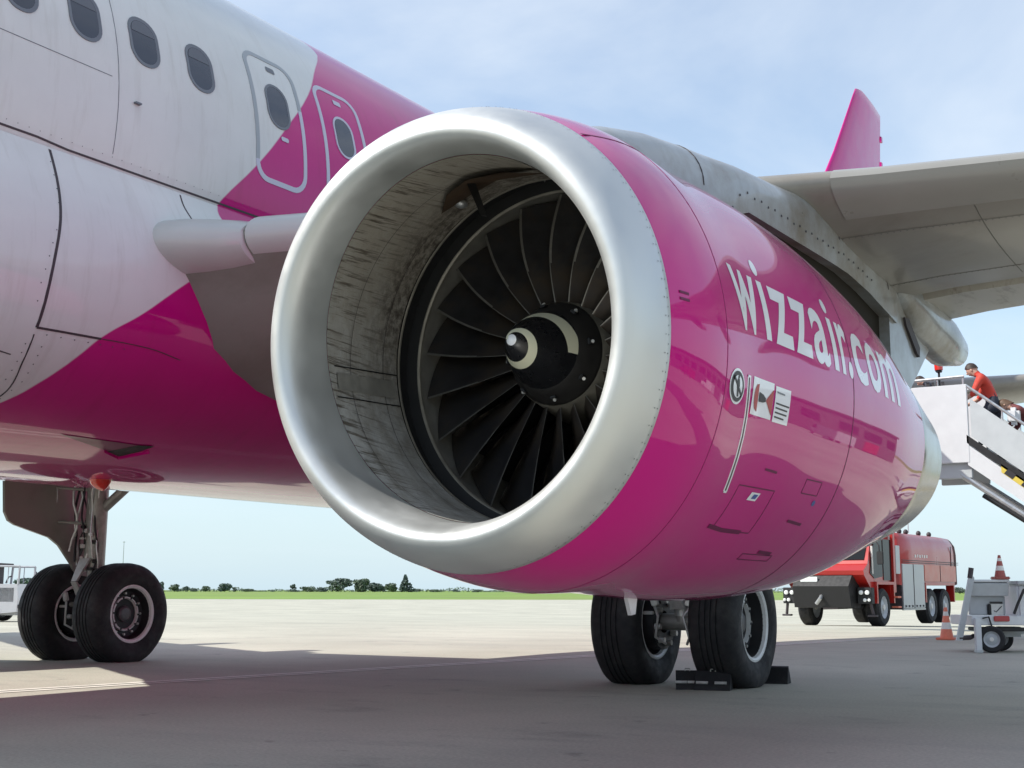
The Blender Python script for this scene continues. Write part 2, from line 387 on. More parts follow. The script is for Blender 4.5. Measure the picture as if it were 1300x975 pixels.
# ------------------------------------------------------------------ helpers
def mesh_obj(name, V, F, mat, parent=None, smooth=True, sharp=None, midx=None):
    me = bpy.data.meshes.new(name)
    me.from_pydata([tuple(v) for v in V], [], F)
    mats = mat if isinstance(mat, (list, tuple)) else [mat]
    for x in mats: me.materials.append(x)
    if midx:
        for p, i in zip(me.polygons, midx): p.material_index = i
    bm = bmesh.new(); bm.from_mesh(me)
    bmesh.ops.recalc_face_normals(bm, faces=bm.faces)
    if smooth:
        for f in bm.faces: f.smooth = True
        if sharp is not None:
            lim = radians(sharp)
            for e in bm.edges:
                if len(e.link_faces) == 2 and e.calc_face_angle(0) > lim: e.smooth = False
    bm.to_mesh(me); bm.free()
    o = bpy.data.objects.new(name, me)
    COL.objects.link(o)
    if parent: o.parent = parent
    return o
def empty(name, loc=(0, 0, 0), rz=0.0, label=None, cat=None, group=None):
    o = bpy.data.objects.new(name, None)
    o.empty_display_size = 0.3
    COL.objects.link(o)
    o.location = loc; o.rotation_euler = (0, 0, rz)
    tag(o, label, cat, group)
    return o
def tag(o, label=None, cat=None, group=None, kind=None):
    if label: o['label'] = label
    if cat: o['category'] = cat
    if group: o['group'] = group
    if kind: o['kind'] = kind
    return o
class MB:
    """collects shapes into one mesh"""
    def __init__(s): s.V = []; s.F = []
    def add(s, V, F):
        k = len(s.V); s.V += [Vector(v) for v in V]; s.F += [tuple(i + k for i in f) for f in F]; return s
    def box(s, c, d, rot=None, bev=0.0):
        c = Vector(c); x, y, z = d[0] / 2, d[1] / 2, d[2] / 2
        b = min(bev, x * .9, y * .9, z * .9)
        if b <= 0:
            V = [Vector((i * x, j * y, k * z)) for i in (-1, 1) for j in (-1, 1) for k in (-1, 1)]
            F = [(0, 1, 3, 2), (4, 6, 7, 5), (0, 4, 5, 1), (2, 3, 7, 6), (0, 2, 6, 4), (1, 5, 7, 3)]
        else:
            bm = bmesh.new(); bmesh.ops.create_cube(bm, size=1)
            for v in bm.verts: v.co = Vector((v.co.x * 2 * x, v.co.y * 2 * y, v.co.z * 2 * z))
            bmesh.ops.bevel(bm, geom=bm.edges[:], offset=b, segments=2, affect='EDGES')
            bm.verts.index_update()
            V = [v.co.copy() for v in bm.verts]; F = [tuple(v.index for v in f.verts) for f in bm.faces]; bm.free()
        if rot is not None: V = [rot @ v for v in V]
        return s.add([v + c for v in V], F)
    def tube(s, path, r, n=10, cap=True):
        path = [Vector(p) for p in path]
        R = r if isinstance(r, (list, tuple)) else [r] * len(path)
        V = []; F = []
        t0 = (path[1] - path[0]).normalized()
        up = Vector((0, 0, 1)) if abs(t0.z) < .9 else Vector((1, 0, 0))
        a = t0.cross(up).normalized()
        for i, p in enumerate(path):
            t = (path[min(i + 1, len(path) - 1)] - path[max(i - 1, 0)]).normalized()
            a = (a - t * a.dot(t)).normalized(); b = t.cross(a)
            for k in range(n):
                w = 2 * pi * k / n
                V.append(p + (a * cos(w) + b * sin(w)) * R[i])
        m = len(path)
        for i in range(m - 1):
            for k in range(n):
                F.append((i * n + k, i * n + (k + 1) % n, (i + 1) * n + (k + 1) % n, (i + 1) * n + k))
        if cap: F.append(tuple(range(n))[::-1]); F.append(tuple((m - 1) * n + k for k in range(n)))
        return s.add(V, F)
    def lathe(s, prof, origin, axis, n=48, closed=False):
        """prof: (along, radius) pairs turned round the axis"""
        o = Vector(origin); ax = Vector(axis).normalized()
        up = Vector((0, 0, 1)) if abs(ax.z) < .9 else Vector((1, 0, 0))
        a = ax.cross(up).normalized(); b = a.cross(ax)
        V = []; F = []
        for (t, r) in prof:
            for k in range(n):
                w = 2 * pi * k / n
                V.append(o + ax * t + (a * cos(w) + b * sin(w)) * max(r, 1e-4))
        m = len(prof)
        for i in range(m if closed else m - 1):
            j = (i + 1) % m
            for k in range(n):
                F.append((i * n + k, i * n + (k + 1) % n, j * n + (k + 1) % n, j * n + k))
        return s.add(V, F)
    def prism(s, poly, fn, lo, hi):
        """poly in 2-D, fn(u, v, w) -> point, extruded from lo to hi"""
        n = len(poly)
        V = [fn(u, v, lo) for u, v in poly] + [fn(u, v, hi) for u, v in poly]
        F = [tuple(range(n)), tuple(range(n, 2 * n))[::-1]] + [(i, (i + 1) % n, n + (i + 1) % n, n + i) for i in range(n)]
        return s.add(V, F)
    def ell(s, c, r, n=12, m=8, rot=None):
        c = Vector(c); V = []; F = []
        for i in range(m + 1):
            th = pi * i / m
            for k in range(n):
                w = 2 * pi * k / n
                v = Vector((r[0] * sin(th) * cos(w), r[1] * sin(th) * sin(w), r[2] * cos(th)))
                V.append(c + (rot @ v if rot is not None else v))
        for i in range(m):
            for k in range(n):
                F.append((i * n + k, i * n + (k + 1) % n, (i + 1) * n + (k + 1) % n, (i + 1) * n + k))
        return s.add(V, F)
    def build(s, name, mat, parent=None, smooth=True, sharp=35):
        return mesh_obj(name, s.V, s.F, mat, parent, smooth, sharp)
def loft(rings, closed=True, cap0=False, cap1=False):
    n = len(rings[0]); V = [Vector(p) for r in rings for p in r]; F = []
    for i in range(len(rings) - 1):
        for k in range(n if closed else n - 1):
            F.append((i * n + k, i * n + (k + 1) % n, (i + 1) * n + (k + 1) % n, (i + 1) * n + k))
    if cap0: F.append(tuple(range(n))[::-1])
    if cap1: F.append(tuple((len(rings) - 1) * n + k for k in range(n)))
    return V, F
def copy_part(o, parent, mat=None):
    c = o.copy(); COL.objects.link(c); c.parent = parent
    return c
def lerp(a, b, t): return a + (b - a) * t
def interp(tab, x):
    if x <= tab[0][0]: return tab[0][1:]
    for p, q in zip(tab, tab[1:]):
        if x <= q[0]:
            t = (x - p[0]) / (q[0] - p[0])
            return tuple(lerp(a, b, t) for a, b in zip(p[1:], q[1:]))
    return tab[-1][1:]
def sstep(u):
    u = min(1, max(0, u)); return u * u * (3 - 2 * u)

# ------------------------------------------------------------------ setting: ground
DH = Vector((-sin(YAW), cos(YAW), 0)); RH = Vector((cos(YAW), sin(YAW), 0))
def ground_z(P):
    return -0.9 * sstep((P.y - 8) / 62.0)      # the apron falls away gently behind the aircraft
def gsheet(name, ss, ls, mat, dz, kind='structure'):
    V = []; F = []
    for s_ in ss:
        for l_ in ls:
            p = Vector((CAM.x, CAM.y, 0)) + DH * s_ + RH * l_
            p.z = ground_z(p) + dz; V.append(p)
    n = len(ls)
    for i in range(len(ss) - 1):
        for k in range(n - 1): F.append((i * n + k, i * n + k + 1, (i + 1) * n + k + 1, (i + 1) * n + k))
    o = mesh_obj(name, V, F, mat); tag(o, kind=kind); return o
ss = [-80, -40, -15] + [-5 + 2.5 * i for i in range(44)] + [110, 125, 145, 170, 200, 225, 250]
ls = [-500, -300, -200, -140] + [-100 + 5 * i for i in range(41)] + [140, 200, 300, 500]
gsheet('apron', ss, ls, M_apron, 0.0)
gsheet('grass_field', [249, 300, 400, 600, 1000, 1800, 3500, 7000], [-7000, -3000, -1500, -700, -300, 0, 300, 700, 1500, 3000, 7000], M_grass, -0.03)
# worn double guide line painted along the stand
def strip(name, pts, w, mat, dz):
    V = []; F = []
    for i, p in enumerate(pts):
        p = Vector((*p, 0)); a = Vector((*pts[max(i - 1, 0)], 0)); b = Vector((*pts[min(i + 1, len(pts) - 1)], 0))
        t = (b - a).normalized(); nn = Vector((-t.y, t.x, 0))
        for s_ in (-.5, .5):
            q = p + nn * w * s_; q.z = ground_z(q) + dz; V.append(q)
    for i in range(len(pts) - 1): F.append((2 * i, 2 * i + 1, 2 * i + 3, 2 * i + 2))
    o = mesh_obj(name, V, F, mat); tag(o, kind='structure'); return o
def linept(y, off=0.0): return (-0.22 + 0.16 * (y + 1.4) + off, y)
for off in (-.09, .09):
    strip('guide_line', [linept(-14 + 1.5 * i, off) for i in range(24)], 0.10, M_line, 0.004)
# slab joints of the concrete
for i in range(9):
    x0 = -36 + 7.5 * i
    strip('slab_joint', [(x0 + 0.02 * j, 13 + 4 * j) for j in range(24)], 0.022, M_joint, 0.003)
for i in range(12):
    y0 = 11.9 + 7.5 * i
    strip('slab_joint', [(-60 + 4 * j, y0) for j in range(30)], 0.022, M_joint, 0.0035)

# ------------------------------------------------------------------ airliner
air = empty('airliner', (0, 0, 0), 0, "white airliner with magenta rear fuselage and big magenta engine, parked on the apron", "airliner")
ZC, RX, RZ = 4.08, 1.975, 2.05
FUS = [(-17.7, .02, .02, 3.55), (-17.5, .40, .36, 3.55), (-17.0, .80, .78, 3.60), (-16.2, 1.20, 1.22, 3.72), (-15.2, 1.55, 1.60, 3.87),
       (-14.0, 1.82, 1.90, 4.00), (-12.5, 1.96, 2.04, 4.07), (-11.5, RX, RZ, ZC), (6.0, RX, RZ, ZC), (8.0, 1.95, 2.0, 4.12), (10.0, 1.84, 1.86, 4.24),
       (12.0, 1.65, 1.64, 4.42), (14.0, 1.38, 1.38, 4.64), (16.0, 1.02, 1.08, 4.88), (18.0, .60, .72, 5.12), (19.4, .30, .36, 5.26), (19.9, .12, .14, 5.3)]
def fus_ring(y, n=96):
    rx, rz, zc = interp(FUS, y)
    return [Vector((rx * cos(2 * pi * k / n), y, zc + rz * sin(2 * pi * k / n))) for k in range(n)]
ys = [r[0] for r in FUS[:8]] + [-11.5 + .7 * i for i in range(1, 25)] + [r[0] for r in FUS[8:]]
V, F = loft([fus_ring(y) for y in sorted(set(ys))], True, True, True)
fus = mesh_obj('fuselage', V, F, M_livery, air)
def fus_pt(y, z, off=0.0):
    zz = (z - ZC) / RZ
    x = RX * sqrt(max(0, 1 - zz * zz))
    n = Vector((x / RX ** 2, 0, (z - ZC) / RZ ** 2)).normalized()
    return Vector((x, y, z)) + n * off
def fus_arc(y, z0, arc, off):
    """point at arc length measured up the skin from height z0"""
    th0 = math.asin((z0 - ZC) / RZ)
    th = th0 + arc / 2.0
    p = Vector((RX * cos(th), y, ZC + RZ * sin(th)))
    n = Vector((cos(th) / RX, 0, sin(th) / RZ)).normalized()
    return p + n * off
def rrect(w, h, r, n=6):
    P = []
    for cx, cy, a0 in ((w / 2 - r, h / 2 - r, 0), (-w / 2 + r, h / 2 - r, 90), (-w / 2 + r, -h / 2 + r, 180), (w / 2 - r, -h / 2 + r, 270)):
        for i in range(n + 1):
            a = radians(a0 + 90 * i / n); P.append((cx + r * cos(a), cy + r * sin(a)))
    Q = []
    for i, p in enumerate(P):
        q = P[(i + 1) % len(P)]; m = max(1, int(hypot(q[0] - p[0], q[1] - p[1]) / .05))
        Q += [(lerp(p[0], q[0], j / m), lerp(p[1], q[1], j / m)) for j in range(m)]
    return Q
def skin_ring(outer, inner, yc, zc_, o0, o1):
    """raised band between two outlines on the fuselage skin"""
    n = len(outer)
    rings = []
    for poly, off in ((outer, -0.01), (outer, o0), (inner, o1), (inner, -0.02)):
        rings.append([fus_arc(yc + u, zc_, v, off) for u, v in poly])
    return loft(rings)
def skin_disc(poly, yc, zc_, off):
    n = len(poly); V = [fus_arc(yc + u * k, zc_, v * k, off) for k in (1.0, .66, .33) for u, v in poly] + [fus_arc(yc, zc_, 0, off)]
    F = [(i, (i + 1) % n, n + (i + 1) % n, n + i) for i in range(n)] + [(n + i, n + (i + 1) % n, 2 * n + (i + 1) % n, 2 * n + i) for i in range(n)] + [(2 * n + i, 2 * n + (i + 1) % n, 3 * n) for i in range(n)]
    return V, F
def cabin_window(yc, zc_=4.62):
    V, F = skin_ring(rrect(.275, .385, .125), rrect(.225, .335, .105), yc, zc_, .006, .002)
    w = mesh_obj('cabin_window', V, F, M_frame, air, True, 40)
    V, F = skin_disc(rrect(.232, .342, .107), yc, zc_, -0.006)
    # skin is closed behind, so the pane sits just proud of it
    V, F = skin_disc(rrect(.232, .342, .107), yc, zc_, 0.0015)
    mesh_obj('window_pane', V, F, M_glass, w)
    top = [(u, v) for u, v in rrect(.215, .325, .1) if v > .06]
    top = sorted(top, key=lambda q: atan2(q[1] - .06, q[0]))
    V = [fus_arc(yc + u, zc_, v, .0035) for u, v in top]
    mesh_obj('window_blind', V, [tuple(range(len(V)))], M_blind, w)
    return w
for yc in (-7.52, -6.99, -6.455, -5.93, -5.405, -4.875, -4.325):
    cabin_window(yc)
def emergency_exit(yc, mat, winz, pane_frame, zc_=4.50):
    V, F = skin_ring(rrect(.60, 1.12, .15), rrect(.52, 1.04, .115), yc, zc_, .004, .004)
    e = mesh_obj('emergency_exit', V, F, [M_bordergrey, M_border], air, True, 40)
    for p in e.data.polygons:
        if p.center.y > -4.0 + 0 and (p.center.z < 4.1 or p.center.y - (-3.85 + (p.center.z - 3.93) * .9) > 0) or mat == 1: p.material_index = 1
    V, F = skin_ring(rrect(.265, .385, .125), rrect(.225, .345, .107), yc, winz, .0065, .003)
    mesh_obj('window_frame', V, F, pane_frame, e, True, 40)
    V, F = skin_disc(rrect(.232, .352, .107), yc, winz, .0015)
    mesh_obj('window_pane', V, F, M_glass, e)
    V, F = skin_disc(rrect(.10, .05, .012), yc + .02, zc_ + .43, .003)
    mesh_obj('handle_flap', V, F, M_frame if mat == 0 else M_border, e)
    V, F = skin_disc(rrect(.09, .035, .017), yc + .04, zc_ - .17, .004)
    mesh_obj('vent_flap', V, F, M_border, e)
    return e
emergency_exit(-3.47, 0, 4.60, M_frame)
emergency_exit(-2.62, 1, 4.60, M_border)

# belly fairing
def fair_half(z):
    if z > 3.62: return None
    if z > 2.9: return 1.932 + .268 * sin((3.62 - z) / .72 * pi / 2)
    q = 1 - ((2.9 - z) / 1.2) ** 2.6
    return 2.2 * max(0, q) ** (1 / 2.6)
def fair_ring(y, k):
    zs = [3.62 - .06 * i for i in range(13)] + [2.9 - 1.2 * sin(pi / 2 * i / 16) for i in range(1, 17)]
    R = []
    for z in zs:
        x = fair_half(z); R.append(Vector((lerp(min(x, 1.90 * sqrt(max(0, 1 - ((z - ZC) / RZ) ** 2)) if z > 2.03 else 0), x, k), y, lerp(max(z, 2.1), z, k))))
    L_ = [Vector((-p.x, p.y, p.z)) for p in reversed(R[:-1])]
    return R + L_
kk = [(-10.5, 0), (-10, .35), (-9.3, .7), (-8.6, .92), (-8, 1), (3.0, 1), (3.8, .95), (4.6, .75), (5.3, .45), (6.0, .0)]
rings = []
for y in sorted(set([q[0] for q in kk] + [-8 + .5 * i for i in range(23)])):
    rings.append(fair_ring(y, interp(kk, y)[0]))
V, F = loft(rings, False)
belly = mesh_obj('belly_fairing', V, F, M_livery, air)
def fair_pt(y, z, off=.003):
    x = fair_half(z); e = .01
    x2 = fair_half(z - e) if z - e > 1.71 else x
    n = Vector((e, 0, (x2 - x))).normalized()
    return Vector((x, y, z)) + n * off
def ribbon(name, pts, w, mat, parent, th=.002):
    """thin sealed seam: pts are (point, normal)"""
    V = []; F = []
    m = len(pts)
    for i, (p, n) in enumerate(pts):
        t = (pts[min(i + 1, m - 1)][0] - pts[max(i - 1, 0)][0]).normalized()
        b = n.cross(t).normalized() * w / 2
        V += [p + b - n * th, p + b + n * th, p - b + n * th, p - b - n * th]
    for i in range(m - 1):
        for k in range(3): F.append((4 * i + k, 4 * i + k + 1, 4 * i + 5 + k, 4 * i + 4 + k))
    return mesh_obj(name, V, F, mat, parent, False)
def fair_seam(pts, w=.018):
    P = []
    for k in range(len(pts) - 1):
        a, b, c, d = pts[max(k - 1, 0)], pts[k], pts[k + 1], pts[min(k + 2, len(pts) - 1)]
        for i in range(8):
            t = i / 8
            P.append(tuple(.5 * (2 * b[j] + (c[j] - a[j]) * t + (2 * a[j] - 5 * b[j] + 4 * c[j] - d[j]) * t * t + (3 * b[j] - a[j] - 3 * c[j] + d[j]) * t ** 3) for j in (0, 1)))
    P.append(pts[-1])
    out = []
    for y, z in P:
        a = fair_pt(y, z, 0); b = fair_pt(y, z, 1); out.append((a, b - a))
    ribbon('panel_seam', out, w, M_seam, belly)
ribbon('panel_seam', [(fus_pt(-9 + .25 * i, 3.645 if -9 + .25 * i > -5.68 else 3.66, .001), fus_pt(-9, 3.645, 1) - fus_pt(-9, 3.645, 0)) for i in range(25)], .014, M_seam, belly)
ribbon('panel_seam', [(fus_pt(-7 + .1 * i, 4.245, .0006), fus_pt(-7, 4.245, 1) - fus_pt(-7, 4.245, 0)) for i in range(19)], .004, M_frame, fus, .0015)
fair_seam([(-5.655, 3.60), (-5.69, 3.36), (-5.73, 3.11), (-5.768, 2.90), (-5.798, 2.66), (-5.81, 2.40)], .02)
fair_seam([(-5.81, 2.40), (-5.58, 2.405), (-5.31, 2.41)], .014)
fair_seam([(-5.30, 2.41), (-5.1, 2.415), (-4.85, 2.41), (-4.6, 2.38)], .005)
fair_seam([(-5.81, 2.36), (-5.79, 2.2), (-5.75, 2.02), (-5.9, 1.85)], .008)
fair_seam([(-4.51, 3.60), (-4.52, 3.49), (-4.46, 3.35), (-4.38, 3.25)], .012)
fair_seam([(-6.6, 2.24), (-6.2, 2.25), (-5.9, 2.23)], .007)
# ram-air inlet scoop let into the belly, and the red beacon under it
rv = MB()
def skin_dot(p, n, r=.005):
    up = Vector((0, 1, 0)); a = n.cross(up).normalized(); b = n.cross(a)
    rv.add([p + (a * cos(2 * pi * k / 6) + b * sin(2 * pi * k / 6)) * r for k in range(6)], [tuple(range(6))])
for line, st_ in ((((-5.69, 3.5), (-5.74, 3.1), (-5.80, 2.92), (-5.86, 2.66), (-5.86, 2.44)), .085), (((-5.72, 2.37), (-5.4, 2.375), (-5.0, 2.38)), .085), (((-5.84, 2.3), (-5.82, 2.1), (-5.9, 1.9)), .05), (((-5.72, 2.3), (-5.70, 2.1), (-5.78, 1.9)), .05)):
    for (y0, z0), (y1, z1) in zip(line, line[1:]):
        m_ = max(1, int(hypot(y1 - y0, z1 - z0) / st_))
        for i in range(m_):
            y, z = lerp(y0, y1, i / m_), lerp(z0, z1, i / m_)
            a_ = fair_pt(y, z, .0015); b_ = fair_pt(y, z, 1); skin_dot(a_, (b_ - a_).normalized())
for i in range(70):
    y = -8.2 + .085 * i
    a_ = fus_pt(y, 3.70, .0015); skin_dot(a_, (fus_pt(y, 3.70, 1) - a_).normalized(), .0035)
tag(rv.build('fastener_row', M_rivet, belly, False), kind='stuff')
for yj in (-6.72, -5.14):
    P_ = [(fus_pt(yj, 3.72 + .05 * i, .0006), fus_pt(yj, 3.72 + .05 * i, 1) - fus_pt(yj, 3.72 + .05 * i, 0)) for i in range(40)]
    ribbon('skin_joint', P_, .004, M_frame, fus, .0012)
m_ = MB(); m_.box((fus_pt(-4.98, 4.12, .012)), (.03, .05, .012)); m_.build('static_port', M_frame, fus, False)
V = [fair_pt(y, z, .004) for y, z in ((-4.44, 1.815), (-4.26, 1.797), (-4.19, 1.830), (-4.15, 1.868), (-4.30, 1.862))]
mesh_obj('air_inlet', V, [tuple(range(5))], M_black, belly, False)
V = [fair_pt(y, z, .003) for y, z in ((-5.02, 1.868), (-4.70, 1.838), (-4.44, 1.815), (-4.30, 1.862), (-4.6, 1.865))]
mesh_obj('air_inlet_ramp', V, [tuple(range(5))], pbr('inlet_ramp_maroon', (0.17, .003, .065), .4, 0, .4), belly, False)
V = []
for y, z in ((-4.48, 1.818), (-4.25, 1.793), (-4.12, 1.84)):
    V += [fair_pt(y, z, .0), fair_pt(y, z, .022)]
mesh_obj('air_inlet_lip', V, [(0, 1, 3, 2), (2, 3, 5, 4)], M_mag, belly, False)
bz = MB(); bz.lathe([(0, .088), (.025, .088), (.05, .08), (.085, .05), (.11, .016), (.114, 0)], (0.28, -3.62, 1.725), (0.0, 0.25, -1), 20)
bz.build('beacon', M_beacon, belly)

# wings ---------------------------------------------------------------
AF = []
def airfoil(n=22):
    xs = [0.5 * (1 - cos(pi * i / n)) for i in range(n + 1)]
    yt = lambda x: 5 * (0.2969 * sqrt(x) - .126 * x - .3516 * x * x + .2843 * x ** 3 - .1015 * x ** 4)
    up = [(x, yt(x) * .92 + .06 * x * (1 - x)) for x in xs]
    lo = [(x, -yt(x) * 1.05 + .09 * x * x * (1 - x) * 1.6 + .02 * x * (1 - x)) for x in xs]
    return up, lo
UP, LO = airfoil()
#        X     LE Y   LE Z   chord   t/c   twist(deg, TE down)
WING = [(1.2, -5.32, 3.10, 6.40, .150, 3.6), (2.05, -4.90, 3.17, 5.95, .150, 3.5), (4.0, -3.93, 3.33, 4.80, .132, 3.8), (6.4, -2.74, 3.51, 3.45, .118, 4.3),
        (10.0, -.97, 3.86, 2.80, .112, 3.0), (14.0, .99, 4.25, 2.10, .108, .6), (16.9, 2.41, 4.55, 1.55, .105, 0), (17.05, 2.6, 4.57, 1.3, .07, 0)]
def wing_par(X): return interp(WING, X)
def wing_pt(X, xc, t, sgn=1, dz=0.0):
    y, z, c, tc_, tw = wing_par(X); tw = radians(tw)
    if t < 0: t *= lerp(1.0, lerp(1.0, 1.85, sstep((xc - .02) / .07)), sstep((4.6 - X) / 2.4))
    else: t *= lerp(1.0, .62, sstep((5.0 - X) / 2.4))
    dy_ = xc * c; dzz = t * tc_ * c + dz
    return Vector((sgn * X, y + dy_ * cos(tw) + dzz * sin(tw), z - dy_ * sin(tw) + dzz * cos(tw)))
def at_x(tab, x):
    for p, q in zip(tab, tab[1:]):
        if p[0] <= x <= q[0]: return lerp(p[1], q[1], (x - p[0]) / (q[0] - p[0] + 1e-9))
    return tab[-1][1]
def sect(X, x0, x1, sgn, off=0.0, n=16, close_back=True, c0=0.0):
    """closed outline of the wing section between chord fractions, grown by off metres"""
    xs = [x0 + (x1 - x0) * (0.5 * (1 - cos(pi * i / n)) if x0 == 0 else i / n) for i in range(n + 1)]
    c = wing_par(X)[2]
    up = [wing_pt(X, x, at_x(UP, x), sgn, off) for x in reversed(xs)]
    lo = [wing_pt(X, x, at_x(LO, x), sgn, -off) for x in xs[1:]]
    if x0 == 0 and off: up[-1] = wing_pt(X, -off / c, 0, sgn)
    return up + lo
def span(a, b, n): return [lerp(a, b, i / n) for i in range(n + 1)]
def make_wing(sgn):
    V, F = loft([sect(X, 0, .655, sgn) for X in sorted(set(span(1.2, 2.0, 4) + span(2.05, 5.2, 32) + span(5.4, 16.9, 30) + [6.4, 17.05]))], True, True, True)
    w = mesh_obj('wing', V, F, M_wing, air, True, 50)
    for a, b in ((4.6, 5.15), (6.14, 9.6), (9.63, 13.1), (13.13, 16.4)):
        V, F = loft([sect(X, 0, .095, sgn, .005, 12) for X in span(a, b, 26)], True, True, True)
        mesh_obj('slat', V, F, M_slat, w, True, 50)
    for a, b in ((2.3, 6.86), (6.92, 12.6)):
        rings = []
        for X in span(a, b, 10):
            R = sect(X, .66, 1.0, sgn, 0.0, 8)
            rings.append([p + Vector((0, .01, -.015)) for p in R])
        V, F = loft(rings, True, True, True)
        mesh_obj('flap', V, F, M_flap, w, True, 50)
    V, F = loft([[p + Vector((0, .01, -.005)) for p in sect(X, .665, 1.0, sgn, 0, 8)] for X in span(12.65, 16.6, 8)], True, True, True)
    mesh_obj('aileron', V, F, M_flap, w, True, 50)
    # blunt bullet where the leading edge meets the body
    rings = []
    for X, nose, ay, bz_ in ((1.6, -4.98, .46, .225), (2.05, -4.98, .46, .222), (2.2, -4.94, .45, .215), (2.35, -4.84, .42, .205), (2.5, -4.73, .36, .188), (2.64, -4.640, .30, .160)):
        zc_ = lerp(3.135, 3.165, (X - 1.6) / 1.04)
        rings.append([Vector((sgn * X, nose + ay - ay * cos(t), zc_ + bz_ * sin(t))) for t in [2 * pi * k / 36 for k in range(36)]])
    rings.append([Vector((sgn * 2.645, lerp(p.y, -4.3, .10), lerp(p.z, 3.16, .10))) for p in rings[-1]])
    V, F = loft(rings, True, True, True)
    mesh_obj('root_fairing', V, F, M_bullet, w, True, 50)
    V, F = loft([[Vector((sgn * X, wing_pt(X, 0, 0).y - .012 + .30 - .30 * cos(t), wing_pt(X, 0, 0).z - .02 + lerp(.175, .15, (X - 2.66) / 1.9) * sin(t))) for t in [2 * pi * k / 32 for k in range(32)]] for X in span(2.66, 4.56, 8)], True, True, True)
    mesh_obj('slat', V, F, M_bullet, w, True, 50)
    for X, y0, y1, r in ((5.95, -.75, 1.50, .27), (9.0, .0, 2.6, .24), (11.6, .9, 3.0, .20)):
        y_, z_, c_, _, tw = wing_par(X); rings = []
        for i in range(15):
            t = i / 14; y = lerp(y0, y1, t)
            w_ = sin(pi * min(1, .08 + t * .92) ** .75) if t < .5 else (1.0 if t < .72 else lerp(1.0, .55, (t - .72) / .28))
            h = r * (0.25 + .9 * w_)
            zt = z_ - (y - y_) * sin(radians(tw)) - .02
            rings.append([Vector((sgn * X + r * .68 * w_ * cos(a), y, zt + .06 - h * .62 + h * .72 * sin(a) - .02 * t)) for a in [2 * pi * k / 18 for k in range(18)]])
        V, F = loft(rings, True, True, True)
        mesh_obj('flap_track_fairing', V, F, M_pylon, w, True, 60)
    return w
M_wingseam = pbr('wing_joint', (0.13, 0.12, 0.105), .6)
def low_pt(X, xc, off=.0015): return wing_pt(X, xc, at_x(LO, xc), 1, -off)
def wing_seam(w, pts, wd=.006, mat=None):
    ribbon('panel_seam', [(low_pt(X, c), Vector((0, 0, -1))) for X, c in pts], wd, mat or M_wingseam, w, .001)
def wing_detail(w):
    for c in (.17, .52):
        wing_seam(w, [(5.2 + .3 * i, c + (.02 if i % 9 == 0 else 0)) for i in range(36)], .004)
    for X in (6.9, 7.9, 9.3, 10.4, 11.9):
        wing_seam(w, [(X, .10 + .05 * i) for i in range(11)], .005)
    rv = MB()
    for c in (.175, .525):
        for i in range(150):
            p = low_pt(5.6 + .04 * i, c, .002); rv.box(p, (.007, .007, .002))
    tag(rv.build('fastener_row', M_rivet, w, False), kind='stuff')
    for X, c in ((7.35, .30), (8.6, .42)):
        m = MB(); p = low_pt(X, c, 0); m.prism([(-.05, .02), (.05, .02), (.03, -.05), (-.01, -.05)], lambda u, v, q: p + Vector((q, u, v)), -.006, .006); m.build('drain_stub', M_slat, w, False)
wing_p = make_wing(1)
wing_detail(wing_p)
wing_s = make_wing(-1)

# tail ------------------------------------------------------------------
def sym_surface(name, secs, mat):
    """secs: (point of LE, chord vector, thickness axis, thickness)"""
    rings = []
    for le, ch, ax, th in secs:
        le, ch, ax = Vector(le), Vector(ch), Vector(ax)
        R = [le + ch * x + ax * th * t * 2 for x, t in reversed(UP)] + [le + ch * x - ax * th * at_x(UP, x) * 2 for x, _ in UP[1:-1]]
        rings.append(R)
    V, F = loft(rings, True, True, True)
    return mesh_obj(name, V, F, mat, air, True, 50)
fin = sym_surface('vertical_stabilizer', [((0, 12.0, 5.6), (0, 6.6, 0), (1, 0, 0), .30), ((0, 14.0, 7.6), (0, 5.9, .25), (1, 0, 0), .24), ((0, 16.2, 9.4), (0, 4.9, .45), (1, 0, 0), .18), ((0, 17.55, 10.75), (0, 3.75, .15), (1, 0, 0), .13), ((0, 19.22, 12.62), (0, 2.35, .0), (1, 0, 0), .08), ((0, 19.45, 12.86), (0, 2.15, -.02), (1, 0, 0), .09), ((0, 19.85, 12.97), (0, 1.6, -.1), (1, 0, 0), .03)], M_mag)
for sgn in (1, -1):
    sym_surface('horizontal_stabilizer', [((sgn * .2, 16.5, 4.96), (0, 4.0, -.1), (0, 0, 1), .40), ((sgn * 3.2, 18.5, 5.26), (0, 2.9, -.05), (0, 0, 1), .28), ((sgn * 6.1, 20.4, 5.58), (0, 1.5, 0), (0, 0, 1), .12)], M_wing)
hinge = MB()
for z in (9.9, 10.8, 11.5, 12.2):
    t = (z - 9.4) / (12.62 - 9.4)
    hinge.box((0, lerp(21.25, 21.62, t), z), (.05, .12, .14))
tag(hinge.build('rudder_hinge', M_mag, fin), kind='stuff')

